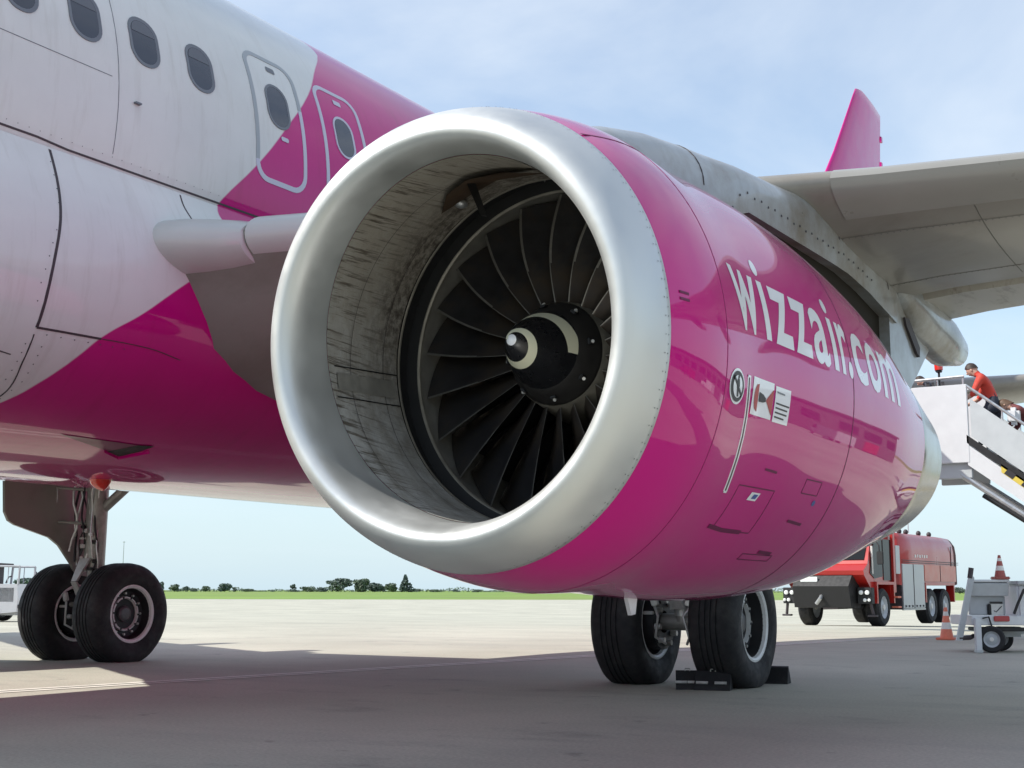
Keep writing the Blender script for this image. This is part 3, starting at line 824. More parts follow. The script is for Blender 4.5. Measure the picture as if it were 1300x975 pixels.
# engine ------------------------------------------------------------------
NP = dict(yA=-6.70931, z0=1.817, z1=1.854, z2=1.781, x0=5.82, x1=5.771, tA=0.066, tB=0.145, yaw=-0.023, rA=0.913, sB=0.016, rB=0.721,
          sh=-0.235, rh=0.792, k1=0.052, k2=0.148, sl=0.177, r1=.966, r2=.970, r3=1.0, r4=.996, r5=.937, r6=.799, r7=.662, a0=1.038, a1=1.163, a2=.959, aL=1.02)
E_X, E_Y = 5.755, NP['yA']
def quad3(a, b, c, t):
    return a * (t - 1.8) * (t - 4.2) / (2.0 * 4.4) - b * (t + .2) * (t - 4.2) / (2.0 * 2.4) + c * (t + .2) * (t - 1.8) / (4.4 * 2.4)
def bez(P, n):
    out = []
    for i in range(n):
        t = i / (n - 1); k = ((1 - t) ** 3, 3 * (1 - t) ** 2 * t, 3 * (1 - t) * t * t, t ** 3)
        out.append(tuple(sum(k[j] * P[j][d] for j in range(4)) for d in range(2)))
    return out
KL = [-.05, 0, .335, 1.0, 1.8, 2.6, 3.4, 4.2, 4.9]
KR = [NP['rA'] - .05 * NP['sl'], NP['rA']] + [NP['r%d' % i] for i in range(1, 8)]
def grad(xs, ys):
    n = len(xs); g = []
    for i in range(n):
        if i == 0: g.append((ys[1] - ys[0]) / (xs[1] - xs[0]))
        elif i == n - 1: g.append((ys[-1] - ys[-2]) / (xs[-1] - xs[-2]))
        else:
            hs = xs[i] - xs[i - 1]; hd = xs[i + 1] - xs[i]
            g.append((hs * hs * ys[i + 1] + (hd * hd - hs * hs) * ys[i] - hd * hd * ys[i - 1]) / (hs * hd * (hd + hs)))
    return g
KG = grad(KL, KR)
def nac_r(s_):
    i = 0
    while i < len(KL) - 2 and s_ > KL[i + 1]: i += 1
    h = KL[i + 1] - KL[i]; t = (s_ - KL[i]) / h
    return (2 * t ** 3 - 3 * t ** 2 + 1) * KR[i] + (t ** 3 - 2 * t ** 2 + t) * h * KG[i] + (-2 * t ** 3 + 3 * t ** 2) * KR[i + 1] + (t ** 3 - t ** 2) * h * KG[i + 1]
def nac_sec(s_, r, ph, tilt=None, aL=None, asp=None, ctr=None):
    w = sstep(s_ / 1.5)
    z = quad3(NP['z0'], NP['z1'], NP['z2'], s_); x = quad3(NP['x0'], E_X, NP['x1'], s_)
    c = Vector((x, E_Y + s_, z)) if ctr is None else ctr
    a = quad3(NP['a0'], NP['a1'], NP['a2'], s_) if asp is None else asp
    ty, tp = NP['yaw'] * (1 - w), (NP['tA'] * (1 - w) if tilt is None else tilt)
    ax = Vector((sin(ty) * cos(tp), cos(ty) * cos(tp), sin(tp)))
    e1 = ax.cross(Vector((0, 0, 1))).normalized(); e2 = e1.cross(ax)
    cx = cos(ph)
    if cx < 0: cx *= NP['aL'] if aL is None else aL
    return c + e1 * (r / sqrt(a) * cx) + e2 * (r * sqrt(a) * sin(ph))
def nac(s_, ph, off=0.0):
    p = nac_sec(s_, nac_r(s_), ph)
    if off == 0: return p
    e = 1e-3
    a = nac_sec(s_ + e, nac_r(s_ + e), ph) - p; b = nac_sec(s_, nac_r(s_), ph + e) - p
    n = a.cross(b).normalized()
    if n.dot(p - Vector((E_X, p.y, 1.83))) < 0: n = -n
    return p + n * off
NSEG = 160
PH = [2 * pi * k / NSEG for k in range(NSEG)]
S_COWL_END = 4.18
def build_engine(sgn=1, full=True):
    mir = (lambda p: p) if sgn == 1 else (lambda p: Vector((-p.x, p.y, p.z)))
    mm = lambda VF: ([mir(Vector(v)) for v in VF[0]], VF[1])
    # outer cowl, from the lip seam back to the nozzle seam
    sv = [.004 + (S_COWL_END - .004) * i / 44 for i in range(45)]
    rings = [[nac_sec(s_, nac_r(s_) - (.006 if i in (0,) else 0), ph) for ph in PH] for i, s_ in enumerate(sv)]
    V, F = mm(loft(rings)); cowl = mesh_obj('engine_nacelle', V, F, M_mag, air)
    # polished lip skin
    lip = bez([(NP['sh'], NP['rh']), (NP['sh'], NP['rh'] + NP['k1']), (-NP['k2'], NP['rA'] - NP['k2'] * NP['sl']), (0, NP['rA'])], 18)
    inn = bez([(NP['sh'], NP['rh']), (NP['sh'], NP['rh'] - .060), (NP['sB'] - .13, NP['rB']), (NP['sB'], NP['rB'])], 18)
    rings = []
    for i, (s_, r) in enumerate(reversed(inn)):
        t = lerp(NP['tB'], NP['tA'], i / 17)
        rings.append([nac_sec(s_, r, ph, t) for ph in PH])
    for s_, r in lip[1:]: rings.append([nac_sec(s_, r, ph) for ph in PH])
    rings.append([nac_sec(.002, NP['rA'] - .012, ph) for ph in PH])
    V, F = mm(loft(rings)); mesh_obj('inlet_lip', V, F, M_alu, cowl)
    # inlet barrel: from lip skin seam to the fan case
    FC = Vector((5.78, -6.045, 1.884)); FR = .791
    rings = []
    sB = NP['sB']; sF = FC.y - E_Y
    for i in range(15):
        t = i / 14; s_ = lerp(sB, sF, t); k = sstep(t)
        cB = Vector((quad3(NP['x0'], E_X, NP['x1'], sB), E_Y + sB, quad3(NP['z0'], NP['z1'], NP['z2'], sB)))
        c = cB.lerp(FC, t); r = lerp(NP['rB'], FR, t * .6 + k * .4) - .002 * (i == 0)
        rings.append([nac_sec(s_, r, ph, NP['tB'] * (1 - t), lerp(NP['aL'], 1, t), lerp(quad3(NP['a0'], NP['a1'], NP['a2'], sB), 1, t), c) for ph in PH])
    V, F = mm(loft(rings)); barrel = mesh_obj('inlet_barrel', V, F, M_barrel, cowl)
    # exhaust nozzle, with a step at its seam and an inner wall
    rings = []
    for s_, dr in [(S_COWL_END - .02, -.012), (S_COWL_END + .004, -.004)] + [(S_COWL_END + .004 + .72 * i / 8, 0) for i in range(1, 9)]:
        rings.append([nac_sec(s_, nac_r(s_) + dr, ph) for ph in PH[::2]])
    for s_, r in ((4.905, .64), (4.6, .62), (4.0, .66), (3.2, .60)): rings.append([nac_sec(s_, r, ph) for ph in PH[::2]])
    V, F = mm(loft(rings)); mesh_obj('exhaust_nozzle', V, F, M_nozzle, cowl, True, 60)
    V, F = mm(loft([[nac_sec(3.3, r, ph) for ph in PH[::4]] for r in (.62, .01)])); mesh_obj('exhaust_core', V, F, M_sooty, cowl)
    return cowl, FC, FR
cowl, FC, FR = build_engine(1)
def axis_lathe(prof, n=128, c=(5.78, 0, 1.884)):
    m = MB(); m.lathe([(y, r) for y, r in prof], c, (0, 1, 0), n); return m
# fan case: bright edge, dark recess, rub strip, then the wall round the blades
m = axis_lathe([(-6.047, .7905), (-6.040, .787), (-6.030, .789), (-6.026, .800)])
m.build('barrel_edge_ring', M_ringedge, cowl)
m = axis_lathe([(-6.027, .799), (-6.024, .828), (-5.915, .830), (-5.908, .775)])
m.build('fan_case_recess', M_black, cowl)
m = axis_lathe([(-5.909, .790), (-5.906, .772), (-5.898, .766), (-5.885, .767), (-5.872, .780)])
m.build('rub_strip_edge', M_ringedge, cowl)
m = axis_lathe([(-5.873, .779), (-5.840, .790), (-5.45, .795), (-5.2, .77)])
m.build('fan_case', M_gear, cowl)
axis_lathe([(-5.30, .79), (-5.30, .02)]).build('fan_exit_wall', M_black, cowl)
# spinner: two-piece cone with the painted spiral
def spin_r(y):  # nose cone
    t = (y + 6.318) / .288
    return .178 * (.60 * sqrt(max(0, t)) + .40 * t) if t < 1 else .178
prof = [(-6.318 + .288 * (i / 24) ** 1.6, spin_r(-6.318 + .288 * (i / 24) ** 1.6)) for i in range(25)]
SPC = (5.78, 0, 1.888)
sp = axis_lathe(prof + [(-6.028, .172)], 72, SPC).build('spinner', M_spin, cowl)
rear = axis_lathe([(-6.034, .168), (-6.031, .178), (-6.02, .186), (-5.98, .207), (-5.93, .231), (-5.921, .235), (-5.915, .236), (-5.905, .232)], 72, SPC).build('spinner_base', M_spin2, cowl)
axis_lathe([(-5.916, .238), (-5.906, .242), (-5.80, .262), (-5.60, .30), (-5.40, .31)], 72, SPC).build('fan_hub', M_hubring, cowl)
def spin_pt(th, r, off=.0022):
    # invert the nose cone: find y for this radius
    lo, hi = -6.318, -6.03
    for _ in range(30):
        mid = (lo + hi) / 2
        if spin_r(mid) < r: lo = mid
        else: hi = mid
    y = (lo + hi) / 2
    return Vector((5.78 + (r + off * .8) * cos(th), y - off, 1.888 + (r + off * .8) * sin(th)))
V = []; F = []
N = 150
for i in range(N + 1):
    t = i / N; th = radians(-12 + 540 * t)
    rc = .150 * (1 - t) ** 1.0 + .020
    hw = .0135 if t > .0 else 0
    hw = .0145 * (1 - .25 * t)
    ro, ri = min(.1775, rc + hw), max(.0005, rc - hw)
    V += [spin_pt(th, ro), spin_pt(th, (ro + ri) / 2), spin_pt(th, ri)]
for i in range(N): F += [(3 * i, 3 * i + 1, 3 * i + 4, 3 * i + 3), (3 * i + 1, 3 * i + 2, 3 * i + 5, 3 * i + 4)]
mesh_obj('spiral_mark', V, F, M_spiral, cowl)
axis_lathe([(y - .0025, spin_r(y) + .0005) for y in (-6.318, -6.3175, -6.3165, -6.315, -6.313, -6.310, -6.3065)], 24, SPC).build('spinner_tip', M_letter, cowl)
mb = MB()
for k in range(8):
    th = radians(-38 + 45 * k)
    d = Vector((cos(th), 0, sin(th))); p = Vector(SPC) + Vector((0, -5.972, 0)) + d * .212
    q = MB(); rot = Matrix.Rotation(-th, 3, 'Y')
    q.box(p, (.012, .05, .030), rot, .004)
    nb = q.build('balance_weight_pocket', M_black, cowl)
    q = MB(); q.tube([p + Vector((0, .005, 0)) + d * .004, p + Vector((0, -.008, 0)) + d * .012], .008, 8)
    q.build('balance_screw', M_gearlt, cowl)
# fan blades
def blade_mesh():
    rows = []; NR, NCH = 14, 8
    for i in range(NR + 1):
        t = i / NR; r = lerp(.232, .781, t)
        stag = radians(lerp(24, 62, t ** .8)); ch = lerp(.25, .315, t)
        yLE = lerp(-5.895, -5.825, t) - .045 * sin(pi * t)
        lean = .018 * sin(pi * t) - .01 * t
        front, back = [], []
        for j in range(NCH + 1):
            x = (j / NCH) ** 1.6
            camber = .10 * ch * sin(pi * x) * (1 - .5 * t)
            along_y = x * ch * cos(stag); along_t = x * ch * sin(stag)
            th_ = lerp(.020, .008, t) * (sin(pi * min(1, max(0.03, x))) ** .6)
            cy_ = yLE + along_y - camber * sin(stag) * .0
            ct = lean - along_t - camber * cos(stag)
            nY, nT = sin(stag), cos(stag)
            front.append((r, cy_ - nY * th_ * .5, ct - nT * th_ * .5 * -1)); back.append((r, cy_ + nY * th_ * .5, ct - nT * th_ * .5))
        rows.append(front + back[::-1])
    V = []
    for row in rows:
        for r, y, tt in row:
            a = tt / r
            V.append(Vector((r * cos(a), y, r * sin(a))))
    n = len(rows[0]); F = []
    for i in range(NR):
        for k in range(n): F.append((i * n + k, i * n + (k + 1) % n, (i + 1) * n + (k + 1) % n, (i + 1) * n + k))
    F.append(tuple(range(n))[::-1]); F.append(tuple(NR * n + k for k in range(n)))
    return V, F
V, F = blade_mesh()
b0 = mesh_obj('fan_blade', V, F, [M_blade, M_edge], cowl, True, 60, [1 if (i < 14 * 18 and i % 18 in (0, 17)) else 0 for i in range(len(F))])
PHASE = radians(174.5)
for k in range(22):
    o = b0 if k == 0 else copy_part(b0, cowl)
    o.location = (5.78, 0, 1.884); o.rotation_euler = (0, -(PHASE + 2 * pi * k / 22), 0)
    if k == 0: pf0 = None
# stator vanes behind the fan, glimpsed between the blades
vn = MB(); vn.box((.53, -5.42, 0), (.50, .16, .012), Matrix.Rotation(radians(18), 3, 'X'))
v0 = vn.build('stator_vane', M_hub, cowl)
for k in range(36):
    o = v0 if k == 0 else copy_part(v0, cowl)
    o.location = (5.78, 0, 1.884); o.rotation_euler = (0, 2 * pi * k / 36, 0)
# probe and patched liner at the top of the barrel
def bar_pt(th, y, inset=0.0):
    t = (y - (E_Y + NP['sB'])) / (FC.y - E_Y - NP['sB'])
    r = lerp(NP['rB'], FR, t * .6 + sstep(t) * .4) - inset
    c = Vector((lerp(5.82, 5.78, t), y, lerp(1.826, 1.884, t)))
    return c + Vector((cos(th) * r, 0, sin(th) * r))
th = radians(103)
pr = MB(); a_, b_ = bar_pt(th, -6.42, .0), bar_pt(th, -6.36, .155)
for k, w in ((0, 1),):
    pr.prism([(-.035, 0), (.03, -.012), (.05, 0), (.03, .012)], lambda u, v, w: (a_ if w == 0 else b_) + Vector((v, u * (1 if w == 0 else .6), 0)), 0, 1)
pr.build('pressure_probe', M_black, cowl)
def bar_patch(name, th0, th1, y0, y1, mat, inset, n=8):
    V = []; F = []
    for i in range(n + 1):
        for j in range(5):
            V.append(bar_pt(lerp(th0, th1, i / n), lerp(y0, y1, j / 4), inset))
    for i in range(n):
        for j in range(4): F.append((i * 5 + j, i * 5 + j + 1, i * 5 + 6 + j, i * 5 + 5 + j))
    return mesh_obj(name, V, F, mat, cowl)
M_scoop = pbr('liner_recess_brown', (0.050, 0.028, 0.014), 0.7, 0, 0, 0.3, 12)
V = [bar_pt(radians(a), y, .004) for a, y in ((122, -6.28), (112, -6.44), (101, -6.50), (90, -6.44), (78, -6.30), (88, -6.26), (98, -6.29), (110, -6.25))]
mesh_obj('liner_recess', V + [bar_pt(radians(101), -6.36, .004)], [(i, (i + 1) % 8, 8) for i in range(8)], M_scoop, cowl)
for a_deg in (183.5, 194.5, 62, 305):
    bar_patch('liner_seam', radians(a_deg), radians(a_deg + .45), -6.66, -6.06, M_black, .003, 1)
for y_ in (-6.52, -6.20):
    bar_patch('liner_seam', 0, 2 * pi, y_, y_ + .004, M_seam, .003, 120)
bar_patch('liner_splice_strip', radians(186), radians(192), -6.64, -6.08, M_gear, .004, 4)
ch = MB(); ch.ell(bar_pt(radians(115), -6.24, .012), (.03, .035, .02))
ch.build('liner_chip', M_steel, cowl)
# lip fasteners: two fine rows by the outer seam, one inside the throat
rv = MB()
def dot(p, n, r):
    up = Vector((0, 0, 1)); a = n.cross(up).normalized(); b = n.cross(a)
    V = [p + (a * cos(2 * pi * k / 5) + b * sin(2 * pi * k / 5)) * r for k in range(5)]
    rv.add(V, [tuple(range(5))])
LIPB = [(NP['sh'], NP['rh']), (NP['sh'], NP['rh'] + NP['k1']), (-NP['k2'], NP['rA'] - NP['k2'] * NP['sl']), (0, NP['rA'])]
lipc = bez(LIPB, 60)
def lip_r(s_):
    for p, q in zip(lipc, lipc[1:]):
        if p[0] <= s_ <= q[0]: return lerp(p[1], q[1], (s_ - p[0]) / (q[0] - p[0] + 1e-9))
    return lipc[-1][1]
for k in range(170):
    ph = 2 * pi * k / 170
    for s_ in (-.018, -.038):
        if s_ < -.02 and k % 2: continue
        p = nac_sec(s_, lip_r(s_) + .0012, ph); n = (p - Vector((E_X, p.y, 1.83))).normalized()
        dot(p, n, .0032)
tag(rv.build('rivet_row', M_rivet, cowl), kind='stuff')
# cowl seams
def ring_seam(s_, w, mat, off=.001, ph0=0, ph1=2 * pi):
    P = [(nac(s_, lerp(ph0, ph1, i / 120)), (nac(s_, lerp(ph0, ph1, i / 120), 1) - nac(s_, lerp(ph0, ph1, i / 120)))) for i in range(121)]
    return ribbon('cowl_seam', P, w, mat, cowl, off)
ring_seam(.52, .006, pbr('cowl_seam_faint', (0.26, .004, .10), .6)); ring_seam(2.345, .010, M_magseam)
P = [(nac(.03 + 2.3 * i / 60, .93 - .03 * i / 60), nac(.03 + 2.3 * i / 60, .93 - .03 * i / 60, 1) - nac(.03 + 2.3 * i / 60, .93 - .03 * i / 60)) for i in range(14)]
ribbon('cowl_seam', P, .008, M_magseam, cowl, .001)
def nac_patch(name, s0, s1, a0, a1, mat, off=.0025, ns=8, na=6, shear=0.0, shape=None):
    """rectangular marking on the cowl: s along, a = arc height above the axis line"""
    V = []; F = []
    for i in range(ns + 1):
        for j in range(na + 1):
            s_ = lerp(s0, s1, i / ns) + shear * (j / na); a = lerp(a0, a1, j / na)
            V.append(nac(s_, a / nac_r(s_), off))
    for i in range(ns):
        for j in range(na): F.append((i * (na + 1) + j, i * (na + 1) + j + 1, (i + 1) * (na + 1) + j + 1, (i + 1) * (na + 1) + j))
    return mesh_obj(name, V, F, mat, cowl)
def nac_poly(name, pts, mat, off=.004):
    """fan-filled outline on the cowl"""
    cs = sum(p[0] for p in pts) / len(pts); ca = sum(p[1] for p in pts) / len(pts)
    V = [nac(s_, a / nac_r(s_), off) for s_, a in pts] + [nac(cs, ca / nac_r(cs), off)]
    n = len(pts); return mesh_obj(name, V, [(i, (i + 1) % n, n) for i in range(n)], mat, cowl)
def nac_line(name, pts, w, mat, off=.0025):
    P = []
    for s_, a in pts:
        p = nac(s_, a / nac_r(s_)); P.append((p, nac(s_, a / nac_r(s_), 1) - p))
    return ribbon(name, P, w, mat, cowl, off)
def circ_pts(cs, ca, rs, ra, n=28): return [(cs + rs * cos(2 * pi * k / n), ca + ra * sin(2 * pi * k / n)) for k in range(n)]
# no-step roundel
c0 = (.672, -.180)
nac_poly('roundel_rim', circ_pts(*c0, .105, .070), M_letter, .0020)
nac_poly('roundel_ring', circ_pts(*c0, .092, .060), M_signdark, .0035)
nac_poly('roundel_face', circ_pts(*c0, .064, .044), M_letter, .0050)
nac_poly('roundel_figure', [(c0[0] - .012, -.150), (c0[0] + .012, -.150), (c0[0] + .022, -.175), (c0[0] + .012, -.195), (c0[0] + .018, -.218), (c0[0] - .006, -.220), (c0[0] - .010, -.195), (c0[0] - .022, -.170)], M_signdark, .0065)
nac_poly('roundel_figure_head', circ_pts(c0[0], -.143, .011, .008, 10), M_signdark, .0065)
nac_line('roundel_slash', [(c0[0] - .060, -.148), (c0[0], -.180), (c0[0] + .060, -.212)], .012, M_signdark, .0075)
# long white outlined hazard stripe
st = [(.836, -.124), (.85, -.20), (.866, -.28), (.884, -.36), (.905, -.45), (.925, -.53), (.948, -.60)]
nac_line('stripe_edge', [(s_ - .017, a) for s_, a in st], .010, M_letter)
nac_line('stripe_edge', [(s_ + .017, a) for s_, a in st], .010, M_letter)
nac_line('stripe_core', st, .016, M_signdark, .0015)
nac_line('stripe_end', [(st[-1][0] - .02, -.602), (st[-1][0] + .02, -.602)], .010, M_letter, .003)
nac_line('stripe_end', [(st[0][0] - .02, -.122), (st[0][0] + .02, -.122)], .010, M_letter, .003)
# warning placard: engine pictogram with red danger zones, and its text plate
nac_patch('warning_placard', .905, 1.180, -.264, -.112, M_letter, .0020)
nac_poly('danger_zone_front', [(.985, -.135), (.955, -.140), (.935, -.160), (.928, -.185), (.932, -.215), (.948, -.238), (.985, -.248)], M_signred, .0036)
nac_poly('engine_pictogram', [(.992, -.166), (1.045, -.172), (1.082, -.184), (1.082, -.198), (1.05, -.204), (.992, -.206)], M_signdark, .0046)
nac_poly('danger_zone_rear', [(1.090, -.188), (1.172, -.140), (1.178, -.140), (1.178, -.245), (1.172, -.245), (1.090, -.194)], M_signred, .0036)
nac_patch('text_placard', 1.205, 1.400, -.268, -.118, M_letter, .0020)
for a, w in ((-.142, .10), (-.188, .17), (-.207, .15), (-.226, .15), (-.245, .12)):
    nac_line('text_rule', [(1.222, a), (1.222 + w * .5, a - .001), (1.222 + w, a - .002)], .007, M_signdark if a < -.15 else M_frame, .0036)
# small sticker, blue dot and latch panels low on the cowl
nac_patch('sticker', 1.245, 1.350, -.622, -.582, M_letter, .002, shear=.02)
nac_patch('sticker_print', 1.285, 1.335, -.612, -.590, M_blue, .0035, shear=.015)
nac_poly('blue_mark', circ_pts(2.09, -.584, .022, .016, 12), M_blue, .002)
def panel_outline(s0, s1, a0, a1, w=.006):
    P = [(s0, a0), (s1, a0), (s1, a1), (s0, a1), (s0, a0)]
    Q = []
    for (x0, y0), (x1, y1) in zip(P, P[1:]):
        for i in range(6): Q.append((lerp(x0, x1, i / 6), lerp(y0, y1, i / 6)))
    Q.append(P[0])
    nac_line('access_panel_edge', Q, w, M_magseam, .0012)
panel_outline(1.08, 1.52, -.79, -.56)
nac_line('latch', [(1.02, -.775), (1.2, -.79), (1.42, -.79)], .022, M_magseam, .002)
panel_outline(1.66, 2.05, -.955, -.915)
nac_line('latch', [(1.82, -.895), (2.0, -.90)], .02, M_magseam, .002)
nac_line('latch', [(1.88, -.695), (2.09, -.706)], .016, M_magseam, .002)
panel_outline(1.86, 2.09, -.545, -.475)
nac_line('latch', [(1.30, -.47), (1.45, -.475)], .012, M_magseam, .002)
nac_line('vent_slot', [(.085, .105), (.16, .105)], .010, M_magseam, .002)
nac_line('vent_slot', [(.085, .080), (.16, .080)], .010, M_magseam, .002)
# web address on the cowl: each letter wrapped on to the skin
def glyph(ch):
    cu = bpy.data.curves.new('glyph', 'FONT'); cu.body = ch; cu.size = 1.0; cu.offset = 0.018; cu.resolution_u = 4; cu.fill_mode = 'FRONT'
    ob = bpy.data.objects.new('glyph', cu); COL.objects.link(ob)
    dg = bpy.context.evaluated_depsgraph_get()
    me = bpy.data.meshes.new_from_object(ob.evaluated_get(dg))
    COL.objects.unlink(ob); bpy.data.objects.remove(ob); bpy.data.curves.remove(cu)
    return me
XH = glyph('z'); xh0 = min(v.co.y for v in XH.vertices); xh1 = max(v.co.y for v in XH.vertices)
A0, A1 = .062, .322
for chx, s0, s1 in (('w', .685, 1.035), ('i', 1.085, 1.160), ('z', 1.215, 1.455), ('z', 1.485, 1.715), ('a', 1.750, 1.985), ('i', 2.045, 2.120), ('r', 2.175, 2.325),
                    ('.', 2.285, 2.355), ('c', 2.405, 2.635), ('o', 2.675, 2.930), ('m', 2.975, 3.345)):
    me = glyph(chx)
    bm = bmesh.new(); bm.from_mesh(me)
    xs = [v.co.x for v in bm.verts]; x0, x1 = min(xs), max(xs)
    for v in bm.verts:
        v.co.x = lerp(s0, s1, (v.co.x - x0) / (x1 - x0)); v.co.y = lerp(A0, A1, (v.co.y - xh0) / (xh1 - xh0)); v.co.z = 0
    for i in range(1, 12):
        bmesh.ops.bisect_plane(bm, geom=bm.verts[:] + bm.edges[:] + bm.faces[:], plane_co=(lerp(s0, s1, i / 12), 0, 0), plane_no=(1, 0, 0))
        bmesh.ops.bisect_plane(bm, geom=bm.verts[:] + bm.edges[:] + bm.faces[:], plane_co=(0, lerp(A0, A1 + .1, i / 12), 0), plane_no=(0, 1, 0))
    for v in bm.verts: v.co = nac(v.co.x, v.co.y / nac_r(v.co.x), .0016)
    for f in bm.faces: f.smooth = True
    bm.to_mesh(me); bm.free()
    me.materials.clear(); me.materials.append(M_letter); me.name = 'letter'
    o = bpy.data.objects.new('letter', me); COL.objects.link(o); o.parent = cowl
# drain mast and small fins below
dm = MB(); dm.prism([(0, .02), (.13, .02), (.10, -.085), (.055, -.09)], lambda u, v, w: Vector((5.78 + w, -5.24 + u, .795 + v)), -.010, .010)
dm.build('drain_mast', M_white, cowl, False)
# pylon ------------------------------------------------------------------
def pylon(sgn):
    tab = [(-5.95, 2.86, .02), (-5.82, 2.96, .07), (-5.60, 3.07, .13), (-5.47, 3.11, .16), (-5.06, 3.204, .20), (-4.56, 3.275, .23), (-3.99, 3.337, .25), (-3.34, 3.406, .26), (-2.82, 3.47, .27), (-2.0, 3.44, .28), (-1.5, 3.36, .28), (-.9, 3.3, .28)]
    bot = [(-6, 2.70), (-4.3, 2.80), (-4.1, 3.00), (-3.2, 3.01), (-2.2, 3.02), (-1.66, 2.98), (-.9, 2.88)]
    rings = []
    for y in sorted(set([t[0] for t in tab] + [-5.9 + .25 * i for i in range(21)])):
        zt, w = interp(tab, y); zb, = interp(bot, y)
        h = zt - zb
        R = [Vector((w * cos(a), y, zb + h * (.45 + .55 * sin(a)))) for a in [pi * k / 14 for k in range(15)]]
        R = [Vector((R[0].x * .60, y, zb + .02))] + [Vector((R[0].x * .97, y, zb))] + R + [Vector((R[-1].x * .97, y, zb))] + [Vector((R[-1].x * .60, y, zb + .02))]
        rings.append([Vector((sgn * (5.755 + p.x), p.y, p.z)) for p in R])
    V, F = loft(rings, True, True, True)
    py = mesh_obj('pylon', V, F, M_pylon, air, True, 45)
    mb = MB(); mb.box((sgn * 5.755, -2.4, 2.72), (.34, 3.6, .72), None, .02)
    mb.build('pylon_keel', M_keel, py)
    mb = MB()
    mb.prism([(-1.05, 3.2), (-1.05, 2.15), (-.75, 2.25), (-.43, 2.46), (.37, 2.90), (.80, 3.0), (1.0, 3.2)], lambda u, v, w: Vector((sgn * 5.755 + w * .25 * (1 - .35 * max(0, u)), u, v)), -1, 1)
    mb.build('aft_pylon_fairing', M_pylon, py, False)
    if sgn == 1:
        mb = MB(); mb.prism([(-.62, 2.98), (-.50, 2.99), (-.18, 2.80), (-.20, 2.72), (-.28, 2.74), (-.58, 2.92)], lambda u, v, w: Vector((5.755 + w, u, v)), .235, .262)
        mb.build('pressure_relief_door', M_seam, py, False)
        # skirt panel along the upper edge with its fastener row
        rv = MB()
        for i in range(26):
            y = -4.35 + .11 * i
            for dz in (0.075,):
                zt, w = interp(tab, y); zb, = interp(bot, y)
                rv.box((5.755 + w + .001, y, zb + .10 + .01 * (i % 2)), (.004, .012, .012))
        tag(rv.build('fastener_row', M_rivet, py, False), kind='stuff')
        for y in (-4.62, -2.35, -1.15):
            zt, w = interp(tab, y); zb, = interp(bot, y)
            P = [(Vector((5.755 + w * cos(a) + .001, y, zb + (zt - zb) * (.45 + .55 * sin(a)))), Vector((cos(a), 0, sin(a)))) for a in [1.35 * k / 8 for k in range(9)]]
            ribbon('pylon_seam', P, .008, M_seam, py, .002)
    return py
pyl = pylon(1)
cowl_s, _, _ = build_engine(-1)
pylon(-1)
mb = MB(); mb.lathe([(-6.0, .79), (-5.9, .02)], (-5.78, 0, 1.884), (0, 1, 0), 48); mb.build('fan_disc', M_hub, cowl_s)

# landing gear --------------------------------------------------------------
TP = [(-.215, .36), (-.222, .44), (-.215, .50), (-.195, .545), (-.155, .574), (-.10, .583)]
def tyre_profile():
    P = list(TP)
    for g in (-.075, -.025, .025, .075):
        P += [(g - .009, .585), (g - .006, .574), (g + .006, .574), (g + .009, .585)]
    return P + [(-a, r) for a, r in reversed(TP)]
def wheel(X, face):
    """face: the side (+1/-1 along X) whose hub shows"""
    m = MB(); m.lathe(tyre_profile() + [(.17, .30), (-.17, .30)], (0, 0, 0), (1, 0, 0), 72, True)
    V = [Vector((v.x, v.y, max(v.z, -.548))) for v in m.V]      # flattened on the ground
    V = [Vector((v.x * (1 + .10 * max(0, (-.40 - v.z)) / .15), v.y, v.z)) for v in V]
    w = mesh_obj('wheel', V, m.F, M_tyre, air, True, 40); w.location = (X, 0, .548)
    f = face
    r = MB(); r.lathe([(f * .165, .345), (f * .195, .335), (f * .200, .318), (f * .188, .300), (f * .16, .292)], (0, 0, 0), (1, 0, 0), 56)
    r.lathe([(-f * .165, .345), (-f * .195, .335), (-f * .19, .305), (-f * .10, .28), (-f * .08, .10)], (0, 0, 0), (1, 0, 0), 56)
    r.build('rim', M_rim, w)
    d = MB(); d.lathe([(f * .162, .293), (f * .12, .285), (f * .062, .272), (f * .05, .25), (f * .045, .12), (f * .05, .0)], (0, 0, 0), (1, 0, 0), 40)
    d.build('wheel_disc', M_hub, w)
    rr = MB(); rr.lathe([(f * .052, .200), (f * .085, .196), (f * .090, .180), (f * .052, .172)], (0, 0, 0), (1, 0, 0), 48)
    rr.build('disc_ring', M_rim, w)
    hb = MB(); hb.lathe([(f * .05, .095), (f * .075, .09), (f * .088, .075), (f * .092, .06), (f * .092, 0)], (0, 0, 0), (1, 0, 0), 32)
    hb.build('hub_cap', M_hubcap, w)
    nut = MB(); nut.tube([(f * .05, 0, .235), (f * .078, 0, .235)], .013, 8)
    n0 = nut.build('wheel_nut', M_gearlt, w)
    for k in range(12):
        o = n0 if k == 0 else copy_part(n0, w)
        o.rotation_euler = (2 * pi * k / 12, 0, 0)
    hole = MB(); hole.tube([(f * .088, 0, .186), (f * .094, 0, .186)], .012, 8)
    h0 = hole.build('vent_hole', M_black, w)
    for k in range(10):
        o = h0 if k == 0 else copy_part(h0, w); o.rotation_euler = (2 * pi * (k + .4) / 10, 0, 0)
    return w
for X in (-3.33, -4.26): wheel(X, 1)
for X in (3.33, 4.26): wheel(X, 1)
